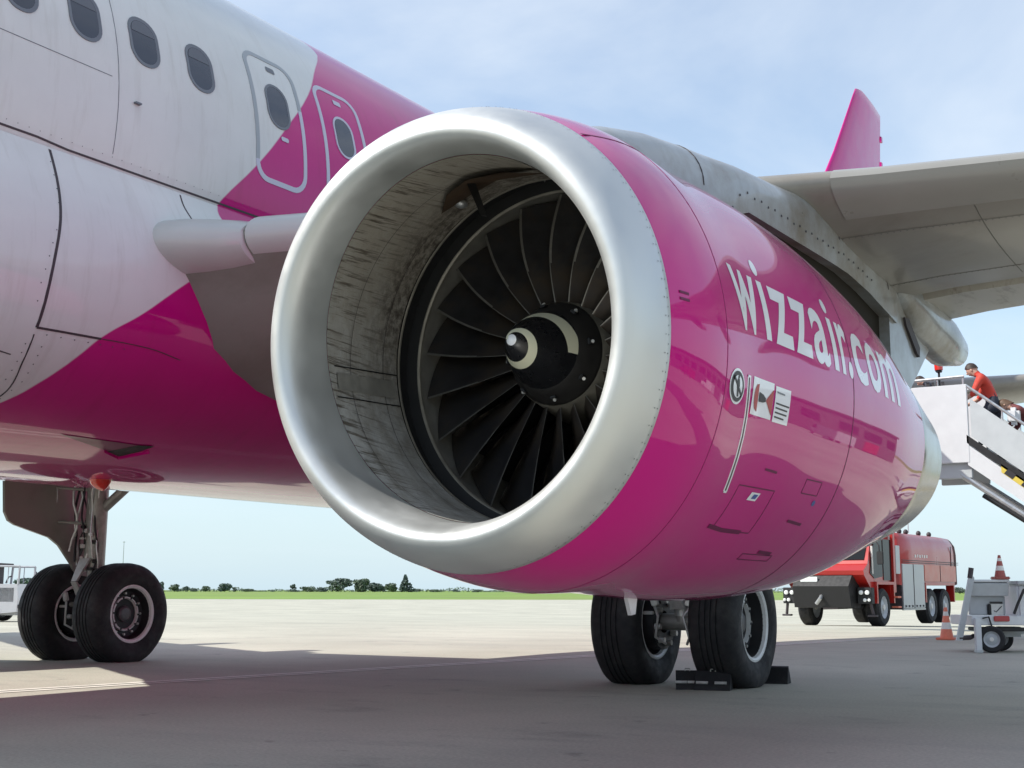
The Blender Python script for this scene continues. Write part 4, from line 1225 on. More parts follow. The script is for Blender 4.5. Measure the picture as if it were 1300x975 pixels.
def gear(sgn):
    X = sgn * 3.795
    m = MB(); m.tube([(X, 0, .55), (X, 0, 1.05), (X * .995, -.02, 1.10)], [.085, .085, .12], 16)
    m.tube([(X, -.02, 1.08), (X * .98, -.06, 3.0)], .125, 20)
    m.tube([(X - .50, 0, .548), (X + .50, 0, .548)], .075, 16)
    g = m.build('landing_gear_leg', M_gear, air)
    c = MB(); c.tube([(X, -.015, .60), (X, -.015, 1.08)], .078, 18); c.build('oleo_piston', M_gearlt, g)
    # torque links, hoses, junction boxes
    t = MB()
    t.prism([(-.05, 0), (.05, 0), (.03, .30), (-.03, .30)], lambda u, v, w: Vector((X + u * 1.4, -.14 - v * .55 + w, .66 + v * .85)), -.015, .015)
    t.prism([(-.03, 0), (.03, 0), (.06, .30), (-.06, .30)], lambda u, v, w: Vector((X + u * 1.4, -.30 + v * .5 + w, .92 + v * .9)), -.015, .015)
    t.build('torque_link', M_gearlt, g)
    random.seed(3 + sgn)
    for k in range(9):
        x0 = X + (.13 + .012 * k) * (1 if k < 6 else -1) * cos(k * .7); y0 = -.10 - .012 * k
        z0 = 1.95 - .05 * k; pts = []
        for i in range(9):
            tt = i / 8; pts.append((x0 + .03 * sin(3 * tt * pi + k), y0 + .03 * cos(4 * tt * pi + k * 2), lerp(2.4, .95 + .04 * k, tt)))
        h = MB(); h.tube(pts, .009 + .003 * (k % 3), 6); h.build('hydraulic_hose', M_black if k % 2 else M_gearlt, g)
    for k in range(14):
        bx = MB(); z = 1.02 + .045 * k; a = random.uniform(-1.2, 1.2)
        bx.box((X + .15 * sin(a), -.02 - .15 * cos(a), z), (random.uniform(.03, .08), random.uniform(.03, .06), random.uniform(.02, .05)), Matrix.Rotation(a, 3, 'Z'), .006)
        bx.build('valve_block', random.choice([M_gear, M_gearlt, M_black]), g)
    sb = MB(); sb.tube([(X - sgn * .05, .0, 1.75), (X - sgn * 1.3, .05, 2.6)], .06, 10); sb.build('side_stay', M_gear, g)
    for s_ in (-1, 1):
        bk = MB(); bk.lathe([(0, .10), (0, .245), (s_ * .13, .25), (s_ * .14, .12)], (X + s_ * .20, 0, .548), (1, 0, 0), 36); bk.build('brake_unit', M_hub, g)
        for k in range(8):
            a = 2 * pi * k / 8 + .2
            q = MB(); q.tube([(X + s_ * .20, .19 * cos(a), .548 + .19 * sin(a)), (X + s_ * .145, .19 * cos(a), .548 + .19 * sin(a))], [.03, .024], 10); q.build('brake_piston', M_gearlt if k % 3 else M_gear, g)
        q = MB(); q.tube([(X + s_ * .18, -.25, .70), (X + s_ * .12, -.30, .60), (X + s_ * .16, -.27, .42), (X + s_ * .10, -.18, .36)], .012, 8); q.build('brake_hose', M_gearlt, g)
        q = MB(); q.box((X + s_ * .17, -.27, .74), (.06, .05, .10), Matrix.Rotation(.3 * s_, 3, 'Y'), .008); q.build('brake_manifold', M_gearlt, g)
        q = MB(); q.box((X + s_ * .24, -.24, .63), (.10, .04, .03), None, .006); q.build('bracket', M_gearlt, g)
    # leg door, hung outboard of the leg
    dx_ = sgn * 4.12
    poly = [(-1.09, 2.6), (-1.09, 1.70), (-1.04, 1.60), (-.95, 1.555), (-.47, 1.43), (-.33, 1.34), (-.15, 1.12), (-.09, 1.0), (.08, .98), (.14, 1.1), (.14, 2.6)]
    d = MB(); d.prism(poly, lambda u, v, w: Vector((dx_ + w + sgn * .10 * (v - 1.8), u, v)), -.02, .02); d.build('leg_door', M_wing, g, False)
    q = MB(); q.tube([(X, -.10, 1.6), (dx_, -.35, 1.62), (dx_, -.35, 2.02), (X, -.10, 2.0)], .02, 8); q.build('door_link', M_gear, g)
    return g
gear(-1); gear(1)

# ------------------------------------------------------------------ chocks
def chock(name, loc, rz, label, L_=.46):
    c = empty(name, loc, rz, label, "wheel chock", "rubber wheel chocks at the near wheel")
    m = MB(); m.prism([(-.10, 0), (.10, 0), (.085, .03), (.045, .145), (.015, .155), (-.085, .03)], lambda u, v, w: Vector((w, u, v)), -L_ / 2, L_ / 2)
    m.build('block', M_tyre, c, False)
    for x in (-.13, .11):
        s_ = MB(); s_.box((x * L_ / .46, -.068, .062), (.10, .010, .022), Matrix.Rotation(radians(-40), 3, 'X')); s_.build('reflective_strip', M_gearlt, c, False)
    h = MB(); h.tube([(-.02, 0, .15), (-.02, 0, .17), (.02, 0, .17), (.02, 0, .15)], .006, 6); h.build('rope_eye', M_gear, c)
    return c
chock('wheel_chock', (4.02, -.47, 0), radians(24), "black rubber chock before the near outer wheel, left one of the front two", .20)
chock('wheel_chock', (4.24, -.44, 0), radians(14), "black rubber chock wedged before the near outer wheel, right one of the front two", .30)
chock('wheel_chock', (4.33, .60, 0), radians(190), "black rubber chock behind the near outer wheel", .40)

# ------------------------------------------------------------------ traffic cones
def cone(loc, h, base, label, red, rz=0.0, tilt=None):
    c = empty('traffic_cone', loc, rz, label, "traffic cone", "orange and white traffic cones")
    if tilt: c.rotation_euler = tilt
    m = MB(); m.box((0, 0, .02), (base, base, .04), None, .012); m.build('base', red, c)
    r0, r1 = base * .36, base * .08
    f = lambda t: lerp(r0, r1, t)
    bands = [(0, .28, red), (.28, .5, M_conewhite), (.5, .72, red), (.72, .86, M_conewhite), (.86, 1.0, red)]
    for a, b, mt in bands:
        q = MB(); q.lathe([(lerp(.04, h, a), f(a)), (lerp(.04, h, b), f(b))] + ([(h, .0)] if b == 1 else []), (0, 0, 0), (0, 0, 1), 20); q.build('cone_band', mt, c)
    return c
pc = Vector((3.04, 13.04, 0)); pc.z = ground_z(pc)
cone(pc, .56, .32, "faded orange and white cone standing on the concrete before the fire truck", M_orange)

# ------------------------------------------------------------------ grey trailer cart at right
cart = empty('ground_power_cart', (4.86, 7.95, ground_z(Vector((4.86, 7.95, 0)))), YAW, "grey two wheeled service cart with red reflector, beside the fire truck", "cart")
def pb(name, c, d, mat, par, rot=None, bev=.01, smooth=True):
    m = MB(); m.box(c, d, rot, bev); return m.build(name, mat, par, smooth)
pb('frame', (.25, .45, .43), (1.10, .9, .13), M_carthi, cart)
pb('front_panel', (.02, .30, .63), (.50, .06, .26), M_cart, cart)
pb('top_panel', (.02, .22, .86), (.52, .16, .18), M_cart, cart, Matrix.Rotation(radians(12), 3, 'X'))
pb('top_rail', (.02, .18, .965), (.56, .10, .035), M_carthi, cart)
pb('engine_housing', (.72, .45, .68), (.72, .8, .48), M_carthi, cart, Matrix.Rotation(radians(0), 3, 'Y'), .03)
pb('housing_lid', (.74, .42, .94), (.78, .86, .05), M_cart, cart)
m = MB(); m.tube([(.27, -.03, .52), (.33, -.03, .66), (.42, -.03, .84), (.52, -.03, .90)], .02, 8); m.build('exhaust_pipe', M_black, cart)
pb('reflector', (.105, -.012, .455), (.215, .02, .075), M_reflect, cart)
plate = pb('sign_plate', (.150, .262, .575), (.165, .012, .15), M_conewhite, cart, None, .0)
m = MB(); m.tube([(.10, .253, .56), (.13, .253, .54), (.21, .253, .62)], .006, 6); m.build('plate_mark', M_signdark, plate)
pb('plate_strip', (.14, .262, .668), (.17, .014, .028), M_signdark, cart, None, .0)
pb('switch_box', (.035, .25, .575), (.045, .05, .15), M_black, cart)
m = MB(); m.prism([(-.50, .16), (-.42, .16), (-.215, 1.00), (-.245, 1.05), (-.285, 1.02)], lambda u, v, w: Vector((u, .05 + w, v)), 0, .05); m.build('tow_bar', M_cart, cart, False)
m = MB(); m.tube([(-.27, .075, 1.0), (-.245, .075, 1.14)], .035, 10); m.build('tow_bar_grip', M_seam, cart)
m = MB(); m.tube([(-.46, .075, .19), (-.30, .075, .20), (-.22, .2, .22)], .03, 8); m.build('tow_eye', M_seam, cart)
pb('mudguard', (.12, .25, .31), (.62, .5, .05), M_black, cart)
pb('jack_leg', (-.235, -.03, .24), (.085, .07, .44), M_carthi, cart)
pb('jack_foot', (-.235, -.03, .02), (.11, .10, .035), M_steel, cart)
m = MB(); m.tube([(-.16, -.02, .46), (-.08, -.04, .48), (-.04, -.02, .36)], .012, 6); m.build('cable', M_black, cart)
def small_wheel(c, r, w, par, ax=(1, 0, 0), name='cart_wheel', rimr=.45):
    m = MB(); m.lathe([(-w / 2, r * .6), (-w / 2, r * .88), (-w * .36, r), (w * .36, r), (w / 2, r * .88), (w / 2, r * .6)], c, ax, 28, True)
    wh = m.build(name, M_tyre, par)
    m = MB(); A = Vector(ax).normalized()
    m.lathe([(-w * .46, r * .62), (-w * .30, r * rimr), (-w * .40, r * .2), (-w * .40, 0)], c, ax, 20); m.lathe([(w * .46, r * .62), (w * .30, r * rimr), (w * .40, r * .2), (w * .40, 0)], c, ax, 20)
    m.build('rim', M_cart, wh)
    m = MB(); m.tube([Vector(c) - A * w * .48, Vector(c) - A * w * .40], r * .16, 10); m.tube([Vector(c) + A * w * .40, Vector(c) + A * w * .48], r * .16, 10); m.build('hub', M_conewhite, wh)
    return wh
small_wheel((-.04, .02, .180), .180, .15, cart, (.25, 1, 0))
small_wheel((.30, .62, .170), .170, .14, cart, (.25, 1, 0))
small_wheel((.95, .10, .180), .180, .15, cart, (.25, 1, 0))
pb('tank', (.36, .45, .27), (.34, .3, .14), M_cart, cart, None, .04)
p_ = cart.matrix_basis @ Vector((.205, .22, .985)) if False else Vector((4.86, 7.95, 0)) + RH * .20 + DH * .22
cone(Vector((p_.x, p_.y, .984 + ground_z(p_))), .335, .21, "dirty orange and white cone standing on top of the grey cart", M_conered, YAW)

# ------------------------------------------------------------------ fire truck
tp = Vector((CAM.x, CAM.y, 0)) + DH * 45.0 + RH * (45.0 * (1066 - 650) / FPX)
tp.z = ground_z(tp)
view = Vector((tp.x - CAM.x, tp.y - CAM.y, 0)).normalized()
fw = -view; fw = Matrix.Rotation(radians(-21), 3, 'Z') @ fw
TRZ = atan2(-fw.x, fw.y)
truck = empty('fire_truck', tp, TRZ, "red airport fire truck with silver shutters, parked behind the engine", "fire truck")
AX = (0.0, -5.0, -6.6)
W2 = 1.42
# body shell: rounded tank over shutters
rings = []
for y, k in ((-1.55, .97), (-1.6, 1), (-3.0, 1), (-5.0, 1), (-6.8, 1), (-7.8, .98), (-8.4, .92), (-8.8, .80)):
    prof = [(W2, 1.35), (W2, 2.05), (W2, 2.55), (W2 * .965, 2.90), (W2 * .86, 3.12), (W2 * .5, 3.2), (0, 3.22)]
    R = [Vector((x * k, y, lerp(2.0, z, k))) for x, z in prof]; R += [Vector((-p.x, p.y, p.z)) for p in reversed(R[:-1])]
    rings.append(R)
V, F = loft(rings, True, True, True)
body = mesh_obj('body', V, F, [M_red, M_maroonpaint], truck, True, 50)
for p in body.data.polygons:
    if p.center.y < -7.75: p.material_index = 1
for sx in (-1, 1):
    for y0, y1 in ((-1.72, -2.86), (-2.90, -4.04)):
        m = MB(); m.box((sx * (W2 + .012), (y0 + y1) / 2, 1.32), (.05, abs(y1 - y0) - .03, 1.50), None, .012); m.build('roller_shutter', M_shutter, truck)
    m = MB(); m.box((sx * (W2 + .008), -2.88, .53), (.05, 2.4, .06), None, .01); m.build('shutter_sill', M_steel, truck)
    pb('locker_body', (sx * (W2 - .30), -2.88, 1.0), (.56, 2.40, .95), M_seam, truck)
    pb('side_locker', (sx * (W2 - .0), -5.95, 1.78), (.07, 3.7, .58), M_redpale, truck)
    for yy in (-1.95, -2.3, -2.65, -3.1, -3.45, -3.8):
        pb('shutter_latch', (sx * (W2 + .045), yy, .64), (.03, .10, .07), M_seam, truck)
    pb('shutter_gap', (sx * (W2 + .036), -2.88, 1.32), (.01, .045, 1.5), M_seam, truck, None, 0)
    for zz in (2.13, 2.20): pb('body_rub_rail', (sx * (W2 + .005), -5.0, zz), (.03, 6.4, .02), M_seam, truck, None, 0)
    pb('locker_seam', (sx * (W2 + .04), -5.9, 1.78), (.01, .035, .58), M_seam, truck, None, 0)
    pb('upper_shutter', (sx * (W2 + .010), -1.32, 2.20), (.05, .42, .95), M_shutter, truck)
    pb('cab_pillar', (sx * (W2 - .02), -.98, 2.1), (.10, .20, 2.0), M_red, truck)
    # wheel arches
    for yc in (0.0, -5.8):
        wd = .85 if yc == 0 else 1.70
        m = MB()
        m.prism([(-wd, .75), (-wd, 1.45), (wd, 1.45), (wd, .75), (wd - .1, .75), (wd - .1, 1.36), (-wd + .1, 1.36), (-wd + .1, .75)], lambda u, v, w: Vector((sx * (W2 - .25 + w), yc + u, v)), 0, .30)
        m.build('wheel_arch', M_red, truck, False)
    # door seam on the tank
    pb('tank_seam', (sx * (W2 * .985 + .012), -7.4, 2.2), (.02, .04, 1.2), M_seam, truck, Matrix.Rotation(0, 3, 'Y'), 0)
pb('chassis', (0, -3.7, .85), (1.7, 9.2, .45), M_black, truck)
# cab with raked nose and glass
cabp = [(1.70, 1.66), (1.74, 1.80), (1.35, 2.02), (.75, 3.0), (.4, 3.08), (-1.1, 3.08), (-1.1, .95), (-.75, .95), (-.70, 1.40), (.70, 1.40), (.80, 1.20), (1.10, 1.20)]
m = MB(); m.prism(cabp, lambda u, v, w: Vector((w * (1 if v < 2.6 else .94), u, v)), -W2 + .06, W2 - .06); cab = m.build('cab', M_red, truck, False)
m = MB(); m.prism([(1.28, 2.14), (.80, 2.92), (.74, 2.90), (1.22, 2.12)], lambda u, v, w: Vector((w, u + .02, v + .012)), -W2 + .2, W2 - .2); m.build('windscreen', M_dglass, cab, False)
for sx in (-1, 1):
    m = MB(); m.prism([(1.18, 1.72), (1.05, 2.2), (.66, 2.85), (.02, 2.85), (.02, 1.62), (.8, 1.55)], lambda u, v, w: Vector((sx * (W2 - .05 + w), u, v)), 0, .012); m.build('side_window', M_dglass, cab, False)
    m = MB(); m.prism([(-.08, 2.85), (-.85, 2.85), (-.85, 1.5), (-.08, 1.5)], lambda u, v, w: Vector((sx * (W2 - .05 + w), u, v)), 0, .012); m.build('rear_window', M_dglass, cab, False)
    m = MB(); m.tube([(sx * (W2 - .03), 1.0, 1.70), (sx * (W2 - .03), 1.0, 2.6)], .035, 8); m.build('grab_rail', M_conewhite, cab)
    m = MB(); m.box((sx * (W2 + .06), -.95, .95), (.22, .35, .06), None, .01); m.box((sx * (W2 + .06), -.95, .62), (.22, .35, .06), None, .01); m.build('cab_step', M_orange, cab)
    m = MB(); m.tube([(sx * W2, 1.0, 2.9), (sx * (W2 + .30), 1.25, 2.6), (sx * (W2 + .32), 1.25, 2.2)], .025, 8); m.box((sx * (W2 + .34), 1.27, 2.2), (.22, .06, .42), None, .02); m.build('mirror', M_black, cab)
    for i, (xx, zz, rr) in enumerate(((1.18, 1.10, .075), (1.38, 1.10, .075), (1.30, .86, .06), (1.44, .86, .05))):
        m = MB(); m.lathe([(0, rr), (.04, rr * .92), (.06, 0)], (sx * xx, 1.52, zz), (0, 1, 0), 14); m.build('headlight', M_lamp, cab)
    pb('bumper_end', (sx * 1.28, 1.36, 1.0), (.46, .28, .52), M_black, cab)
    m = MB(); m.tube([(sx * 1.42, 1.35, .75), (sx * 1.48, 1.30, .40)], .05, 8); m.box((sx * 1.46, 1.3, .36), (.30, .18, .06), None, .01); m.build('side_lamp_bracket', M_seam, cab)
# sloping black nose of the bumper turret
m = MB()
m.prism([(1.76, 1.64), (2.02, 1.30), (1.85, .62), (1.15, .60), (1.15, 1.64)], lambda u, v, w: Vector((w * (1 - .12 * max(0, u - 1.4)), u, v)), -1.02, 1.02); m.build('front_bumper', M_black, truck, False)
pb('light_bar', (.42, 1.90, 1.52), (.58, .06, .16), M_lamp, truck)
m = MB(); m.tube([(0, 1.9, 1.0), (0, 2.05, .9), (.15, 2.0, .74)], .06, 10); m.build('bumper_turret', M_steel, truck)
# wheels
for yc in AX:
    for sx in (-1, 1):
        wh = small_wheel((sx * 1.17, yc, .62), .62, .46, truck, (1, 0, 0), 'truck_wheel', .40)
# roof gear
m = MB(); m.box((0, -2.0, 3.3), (1.2, .7, .16), None, .03); m.build('roof_locker', M_seam, truck)
m = MB(); m.tube([(-.9, -1.7, 3.22), (-.9, -1.7, 3.62), (-.9, -4.2, 3.62), (-.9, -4.2, 3.22)], .022, 6); m.tube([(.9, -1.7, 3.22), (.9, -1.7, 3.62), (.9, -4.2, 3.62), (.9, -4.2, 3.22)], .022, 6); m.build('roof_rail', M_steel, truck)
m = MB(); m.tube([(0, -2.0, 3.3), (0, -2.0, 3.6), (0, -1.2, 3.72)], [.10, .09, .05], 10); m.build('roof_monitor', M_seam, truck)
for y in (-1.4, -2.9, -3.6, -5.0, -6.2):
    m = MB(); m.ell((-1.0, y, 3.22), (.09, .09, .10)); m.build('roof_lamp', M_seam, truck)
m = MB(); m.prism([(0, 0), (.05, .12), (.02, .26), (-.03, .20)], lambda u, v, w: Vector((-W2 * .962 - w, -2.62 - u * 2.0, 2.52 + v)), 0, .02); m.build('emblem', M_conewhite, truck, False)
for i, wd in enumerate((.16, .12, .16, .10, .16, .14)):
    m = MB(); m.box((-W2 * .995 - .01, -3.25 - .25 * i, 2.36 + .012 * (i % 2)), (.015, wd, .10)); m.build('side_lettering', M_conewhite, truck, False)

# ------------------------------------------------------------------ passenger stairs
SY0, SY1 = 12.35, 13.95
sg = lambda x: ground_z(Vector((x, 13, 0)))
stairs = empty('passenger_stairs', (3.7, 13.1, sg(3.7)), 0, "white mobile boarding stairs with a red beacon, at the rear door of the airliner", "boarding stairs")
SX, SYc, SZ = 3.7, 13.1, sg(3.7)
def st(p): return Vector((p[0] - SX, p[1] - SYc, p[2] - SZ))
def sbox(name, lo, hi, mat, bev=.01):
    lo, hi = st(lo), st(hi); m = MB(); m.box((lo + hi) / 2, [abs(hi[i] - lo[i]) for i in range(3)], None, bev); return m.build(name, mat, stairs)
PZ = 3.36       # platform floor
sbox('platform_floor', (1.95, SY0 + .05, PZ - .10), (3.74, SY1 - .05, PZ), M_stairgrey)
for y in (SY0, SY1):
    s_ = sbox('platform_side_panel', (2.25, y - .03, PZ - .36), (3.74, y + .03, PZ + 1.00), M_stair)
    m = MB(); m.tube([st((2.2, y, PZ + 1.11)), st((3.70, y, PZ + 1.14))], .028, 8); m.build('handrail', M_steel, stairs)
    for x in (2.25, 2.75, 3.25, 3.68):
        m = MB(); m.tube([st((x, y, PZ + .98)), st((x, y, PZ + 1.12))], .016, 6); m.build('handrail_post', M_steel, stairs)
SLOPE = .80
def fl(x): return PZ - (x - 3.74) * SLOPE
XB = 3.74 + (PZ - SZ - .25) / SLOPE
n_steps = 14
for i in range(n_steps):
    x = 3.74 + (XB - 3.74) * (i + .5) / n_steps
    sbox('step', (x - .15, SY0 + .06, fl(x) - .05), (x + .15, SY1 - .06, fl(x) - .01), M_steel, .004)
for y, o in ((SY0, -1), (SY1, 1)):
    for x0, x1, mt in ((3.78, 4.68, M_stairgrey), (4.70, 5.70, M_stair), (5.72, XB - .1, M_stairgrey)):
        m = MB(); m.prism([(x0, fl(x0) + .12), (x1, fl(x1) + .12), (x1, fl(x1) + .78), (x0, fl(x0) + .78)], lambda u, v, w: st((u, y + w, v)), -.02, .02); m.build('side_panel', mt, stairs, False)
    m = MB(); m.tube([st((3.72, y, fl(3.74) + .98)), st((XB, y, fl(XB) + .98))], .026, 8); m.build('handrail', M_steel, stairs)
    for x in (4.30, 4.95, 5.6, 6.3):
        m = MB(); m.tube([st((x, y, fl(x) + .76)), st((x, y, fl(x) + .99))], .016, 6); m.build('handrail_post', M_steel, stairs)
    m = MB(); m.prism([(3.70, fl(3.74) - .02), (XB, fl(XB) - .02), (XB, fl(XB) + .12), (3.70, fl(3.74) + .12)], lambda u, v, w: st((u, y + w, v)), -.03, .03); m.build('black_stringer', M_black, stairs, False)
    m = MB(); m.prism([(3.70, fl(3.74) - .40), (XB - .3, fl(XB - .3) - .30), (XB, fl(XB) - .06), (3.70, fl(3.74) - .04)], lambda u, v, w: st((u, y + w, v)), -.025, .025); m.build('stringer_skirt', M_stair, stairs, False)
    for k in range(7):
        x = 4.28 + .26 * k
        m = MB(); m.prism([(x, fl(x) - .14), (x + .13, fl(x + .13) - .14), (x + .20, fl(x + .20) - .01), (x + .07, fl(x + .07) - .01)], lambda u, v, w: st((u, y + o * .028 + w, v)), -.006, .006); m.build('hazard_stripe', M_signdark, stairs, False)
    m = MB(); m.prism([(4.24, fl(4.24) - .15), (XB - .4, fl(XB - .4) - .15), (XB - .4, fl(XB - .4) - .005), (4.24, fl(4.24) - .005)], lambda u, v, w: st((u, y + o * .026 + w, v)), -.004, .004); m.build('hazard_board', M_yellow, stairs, False)
    m = MB(); m.tube([st((3.55, y - o * .1, PZ - .55)), st((5.2, y - o * .1, 1.62)), st((6.6, y - o * .1, .62))], .055, 10); m.build('hydraulic_ram', M_steel, stairs)
    m = MB(); m.tube([st((3.9, y - o * .1, PZ - .92)), st((6.4, y - o * .1, .72))], .04, 8); m.build('ram_barrel', M_black, stairs)
    sbox('support_bracket', (2.9, y - .05 - o * .1, PZ - .62), (3.75, y + .05 - o * .1, PZ - .34), M_stairgrey)
sbox('chassis', (5.0, SY0 + .1, SZ + .42), (XB + .6, SY1 - .1, SZ + .72), M_stairgrey, .03)
for x in (5.5, 7.3):
    for y in (SY0 + .15, SY1 - .15):
        small_wheel(st((x, y, SZ + .36)), .36, .22, stairs, (0, 1, 0), 'stair_wheel')
for y in (SY0 + .35, SY1 - .35):
    m = MB(); m.tube([st((5.35, y, fl(5.35) - .2)), st((5.35, y, SZ + .6))], .06, 8); m.build('support_leg', M_steel, stairs)
# beacon on its post
m = MB(); m.tube([st((3.27, SY0 + .05, PZ + 1.0)), st((3.27, SY0 + .05, PZ + 1.26))], .02, 8); m.box(st((3.27, SY0 + .05, PZ + 1.27)), (.10, .10, .04), None, .01); m.build('beacon_post', M_black, stairs)
m = MB(); m.lathe([(0, .07), (.10, .075), (.17, .06), (.20, .02), (.203, 0)], st((3.27, SY0 + .05, PZ + 1.29)), (0, 0, 1), 16); m.build('beacon', M_beacon, stairs)
m = MB()
for i, (w_, d) in enumerate(((.05, .12), (.04, .10), (.06, .13), (.05, .10))): m.box(st((3.08 + .085 * i, SY0 + .02, PZ + 1.045)), (w_, .02, d * .6))
tag(m.build('control_panel', M_signdark, stairs, False), kind=None)
m = MB(); m.prism([(2.66, 3.92), (2.76, 3.86), (2.74, 3.80), (2.88, 3.79), (2.86, 3.76), (2.72, 3.77)], lambda u, v, w: st((u, SY0 - .032 - w, v)), 0, .004); m.build('side_marking', M_signdark, stairs, False)

# ------------------------------------------------------------------ people
def person(loc, rz, pose, mats, label, hair, scale=1.0, bag=None):
    """pose: joint -> (x right, y forward, z up) in metres; one continuous skinned body"""
    root = empty('person', loc, rz, label, "person")
    J = pose
    bones = [('pelvis', 'belly', .135, .125, 'leg'), ('belly', 'chest', .125, .150, 'top'), ('chest', 'neck', .150, .062, 'top'), ('neck', 'head', .058, .085, 'skin'), ('head', 'crown', .085, .080, 'skin')]
    for s_ in 'LR':
        bones += [('chest', 'sh' + s_, .12, .078, 'top'), ('sh' + s_, 'el' + s_, .070, .048, 'top'), ('el' + s_, 'wr' + s_, .044, .030, 'skin'), ('wr' + s_, 'pa' + s_, .030, .036, 'skin'),
                  ('pelvis', 'hp' + s_, .12, .105, 'leg'), ('hp' + s_, 'kn' + s_, .098, .066, 'leg'), ('kn' + s_, 'an' + s_, .060, .045, 'leg'), ('an' + s_, 'to' + s_, .048, .035, 'shoe')]
    # fingers and thumb
    pose = dict(J)
    for s_, sg_ in (('L', -1), ('R', 1)):
        pa, wr = Vector(J['pa' + s_]), Vector(J['wr' + s_])
        d = (pa - wr).normalized(); side = d.cross(Vector((0, 0, 1))); side = side.normalized() if side.length > .1 else Vector((1, 0, 0))
        dn = Vector((0, 0, -1)); dn = (dn - d * dn.dot(d)); dn = dn.normalized() if dn.length > .1 else Vector((0, 1, 0))
        for k, (o, ln) in enumerate(((-.030, .068), (-.010, .080), (.011, .076), (.031, .060))):
            a = pa + side * o + d * .03; b = a + d * ln * .55 + dn * .012; c = b + d * ln * .40 + dn * .03
            pose['f%da%s' % (k, s_)] = a; pose['f%db%s' % (k, s_)] = b; pose['f%dc%s' % (k, s_)] = c
            bones += [('pa' + s_, 'f%da%s' % (k, s_), .030, .011, 'skin'), ('f%da%s' % (k, s_), 'f%db%s' % (k, s_), .010, .009, 'skin'), ('f%db%s' % (k, s_), 'f%dc%s' % (k, s_), .009, .007, 'skin')]
        a = wr.lerp(pa, .55) + side * -.042 * sg_; b = a + d * .04 + side * -.018 * sg_
        pose['t1' + s_] = a; pose['t2' + s_] = b
        bones += [('wr' + s_, 't1' + s_, .028, .012, 'skin'), ('t1' + s_, 't2' + s_, .011, .009, 'skin')]
    names = []; 
    for a, b, *_ in bones:
        for q in (a, b):
            if q not in names: names.append(q)
    idx = {n: i for i, n in enumerate(names)}
    rad = {}
    for a, b, ra, rb, t in bones: rad[a] = max(rad.get(a, 0), ra); rad[b] = rb if b not in rad else max(rad[b], rb) if b in ('chest',) else rad[b]
    me = bpy.data.meshes.new('body')
    me.from_pydata([Vector(pose[n]) * scale for n in names], [(idx[a], idx[b]) for a, b, *_ in bones], [])
    ob = bpy.data.objects.new('body', me); COL.objects.link(ob)
    md = ob.modifiers.new('skin', 'SKIN'); md.use_smooth_shade = True
    sk = me.skin_vertices[0].data
    for n, i in idx.items():
        r = rad[n] * scale
        sk[i].radius = (r, r * (.78 if n in ('pelvis', 'belly', 'chest') else 1))
        sk[i].use_root = (n == 'pelvis')
    ob.modifiers.new('sub', 'SUBSURF').levels = 2
    dg = bpy.context.evaluated_depsgraph_get()
    m2 = bpy.data.meshes.new_from_object(ob.evaluated_get(dg))
    COL.objects.unlink(ob); bpy.data.objects.remove(ob)
    m2.materials.clear()
    order = ['skin', 'top', 'leg', 'shoe']
    for k in order: m2.materials.append(mats[k])
    seg = [(Vector(pose[a]) * scale, Vector(pose[b]) * scale, t, (ra + rb) / 2) for a, b, ra, rb, t in bones]
    for p in m2.polygons:
        best, bt = 9, 'top'
        for a, b, t, r in seg:
            ab = b - a; k = max(0, min(1, (p.center - a).dot(ab) / max(1e-9, ab.length_squared))); d = (p.center - a - ab * k).length - r * .5
            if d < best: best, bt = d, t
        p.material_index = order.index(bt); p.use_smooth = True
    o = bpy.data.objects.new('body', m2); COL.objects.link(o); o.parent = root
    # face and hair
    hd = Vector(pose['head']) * scale; up = (Vector(pose['crown']) - Vector(pose['head'])).normalized()
    fwd = Vector(J.get('face', (0, 1, 0))).normalized(); fwd = (fwd - up * fwd.dot(up)).normalized(); rt = fwd.cross(up)
    rot = Matrix((rt, fwd, up)).transposed()
    hc = hd + up * .035 * scale
    m = MB(); m.ell(hc, (.076 * scale, .092 * scale, .112 * scale), 20, 14, rot)
    m.ell(hc + fwd * .094 * scale - up * .012 * scale, (.013 * scale, .018 * scale, .022 * scale), 8, 6, rot)
    for s_ in (-1, 1): m.ell(hc + rt * s_ * .076 * scale - up * .01 * scale, (.012 * scale, .02 * scale, .03 * scale), 8, 6, rot)
    m.build('head', mats['skin'], root)
    for s_ in (-1, 1):
        q = MB(); q.ell(hc + fwd * .080 * scale + rt * s_ * .032 * scale + up * .008 * scale, (.012 * scale, .010 * scale, .008 * scale), 8, 6, rot); q.build('eye', M_signdark, root)
    q = MB(); q.ell(hc + fwd * .084 * scale - up * .052 * scale, (.022 * scale, .008 * scale, .006 * scale), 8, 6, rot); q.build('mouth', M_signred, root)
    random.seed(11)
    q = MB(); n, k = 22, 12; V = []; F = []
    hm, length = hair
    for i in range(k + 1):
        for j in range(n):
            w = 2 * pi * j / n; back = (1 - cos(w - pi / 2)) / 2 if False else (1 - sin(w)) / 2     # 1 at the back of the head
            th = (i / k) * lerp(.95, 1.75, back ** .8)
            r = 1.14 + random.uniform(-.04, .05)
            v = Vector((.078 * sin(th) * cos(w), .094 * sin(th) * sin(w), .112 * cos(th))) * r * scale
            if length and i == k and back > .35: v.z -= length * scale * back
            V.append(hc + rot @ v)
    for i in range(k):
        for j in range(n): F.append((i * n + j, i * n + (j + 1) % n, (i + 1) * n + (j + 1) % n, (i + 1) * n + j))
    mesh_obj('hair', V, F, hm, root)
    return root
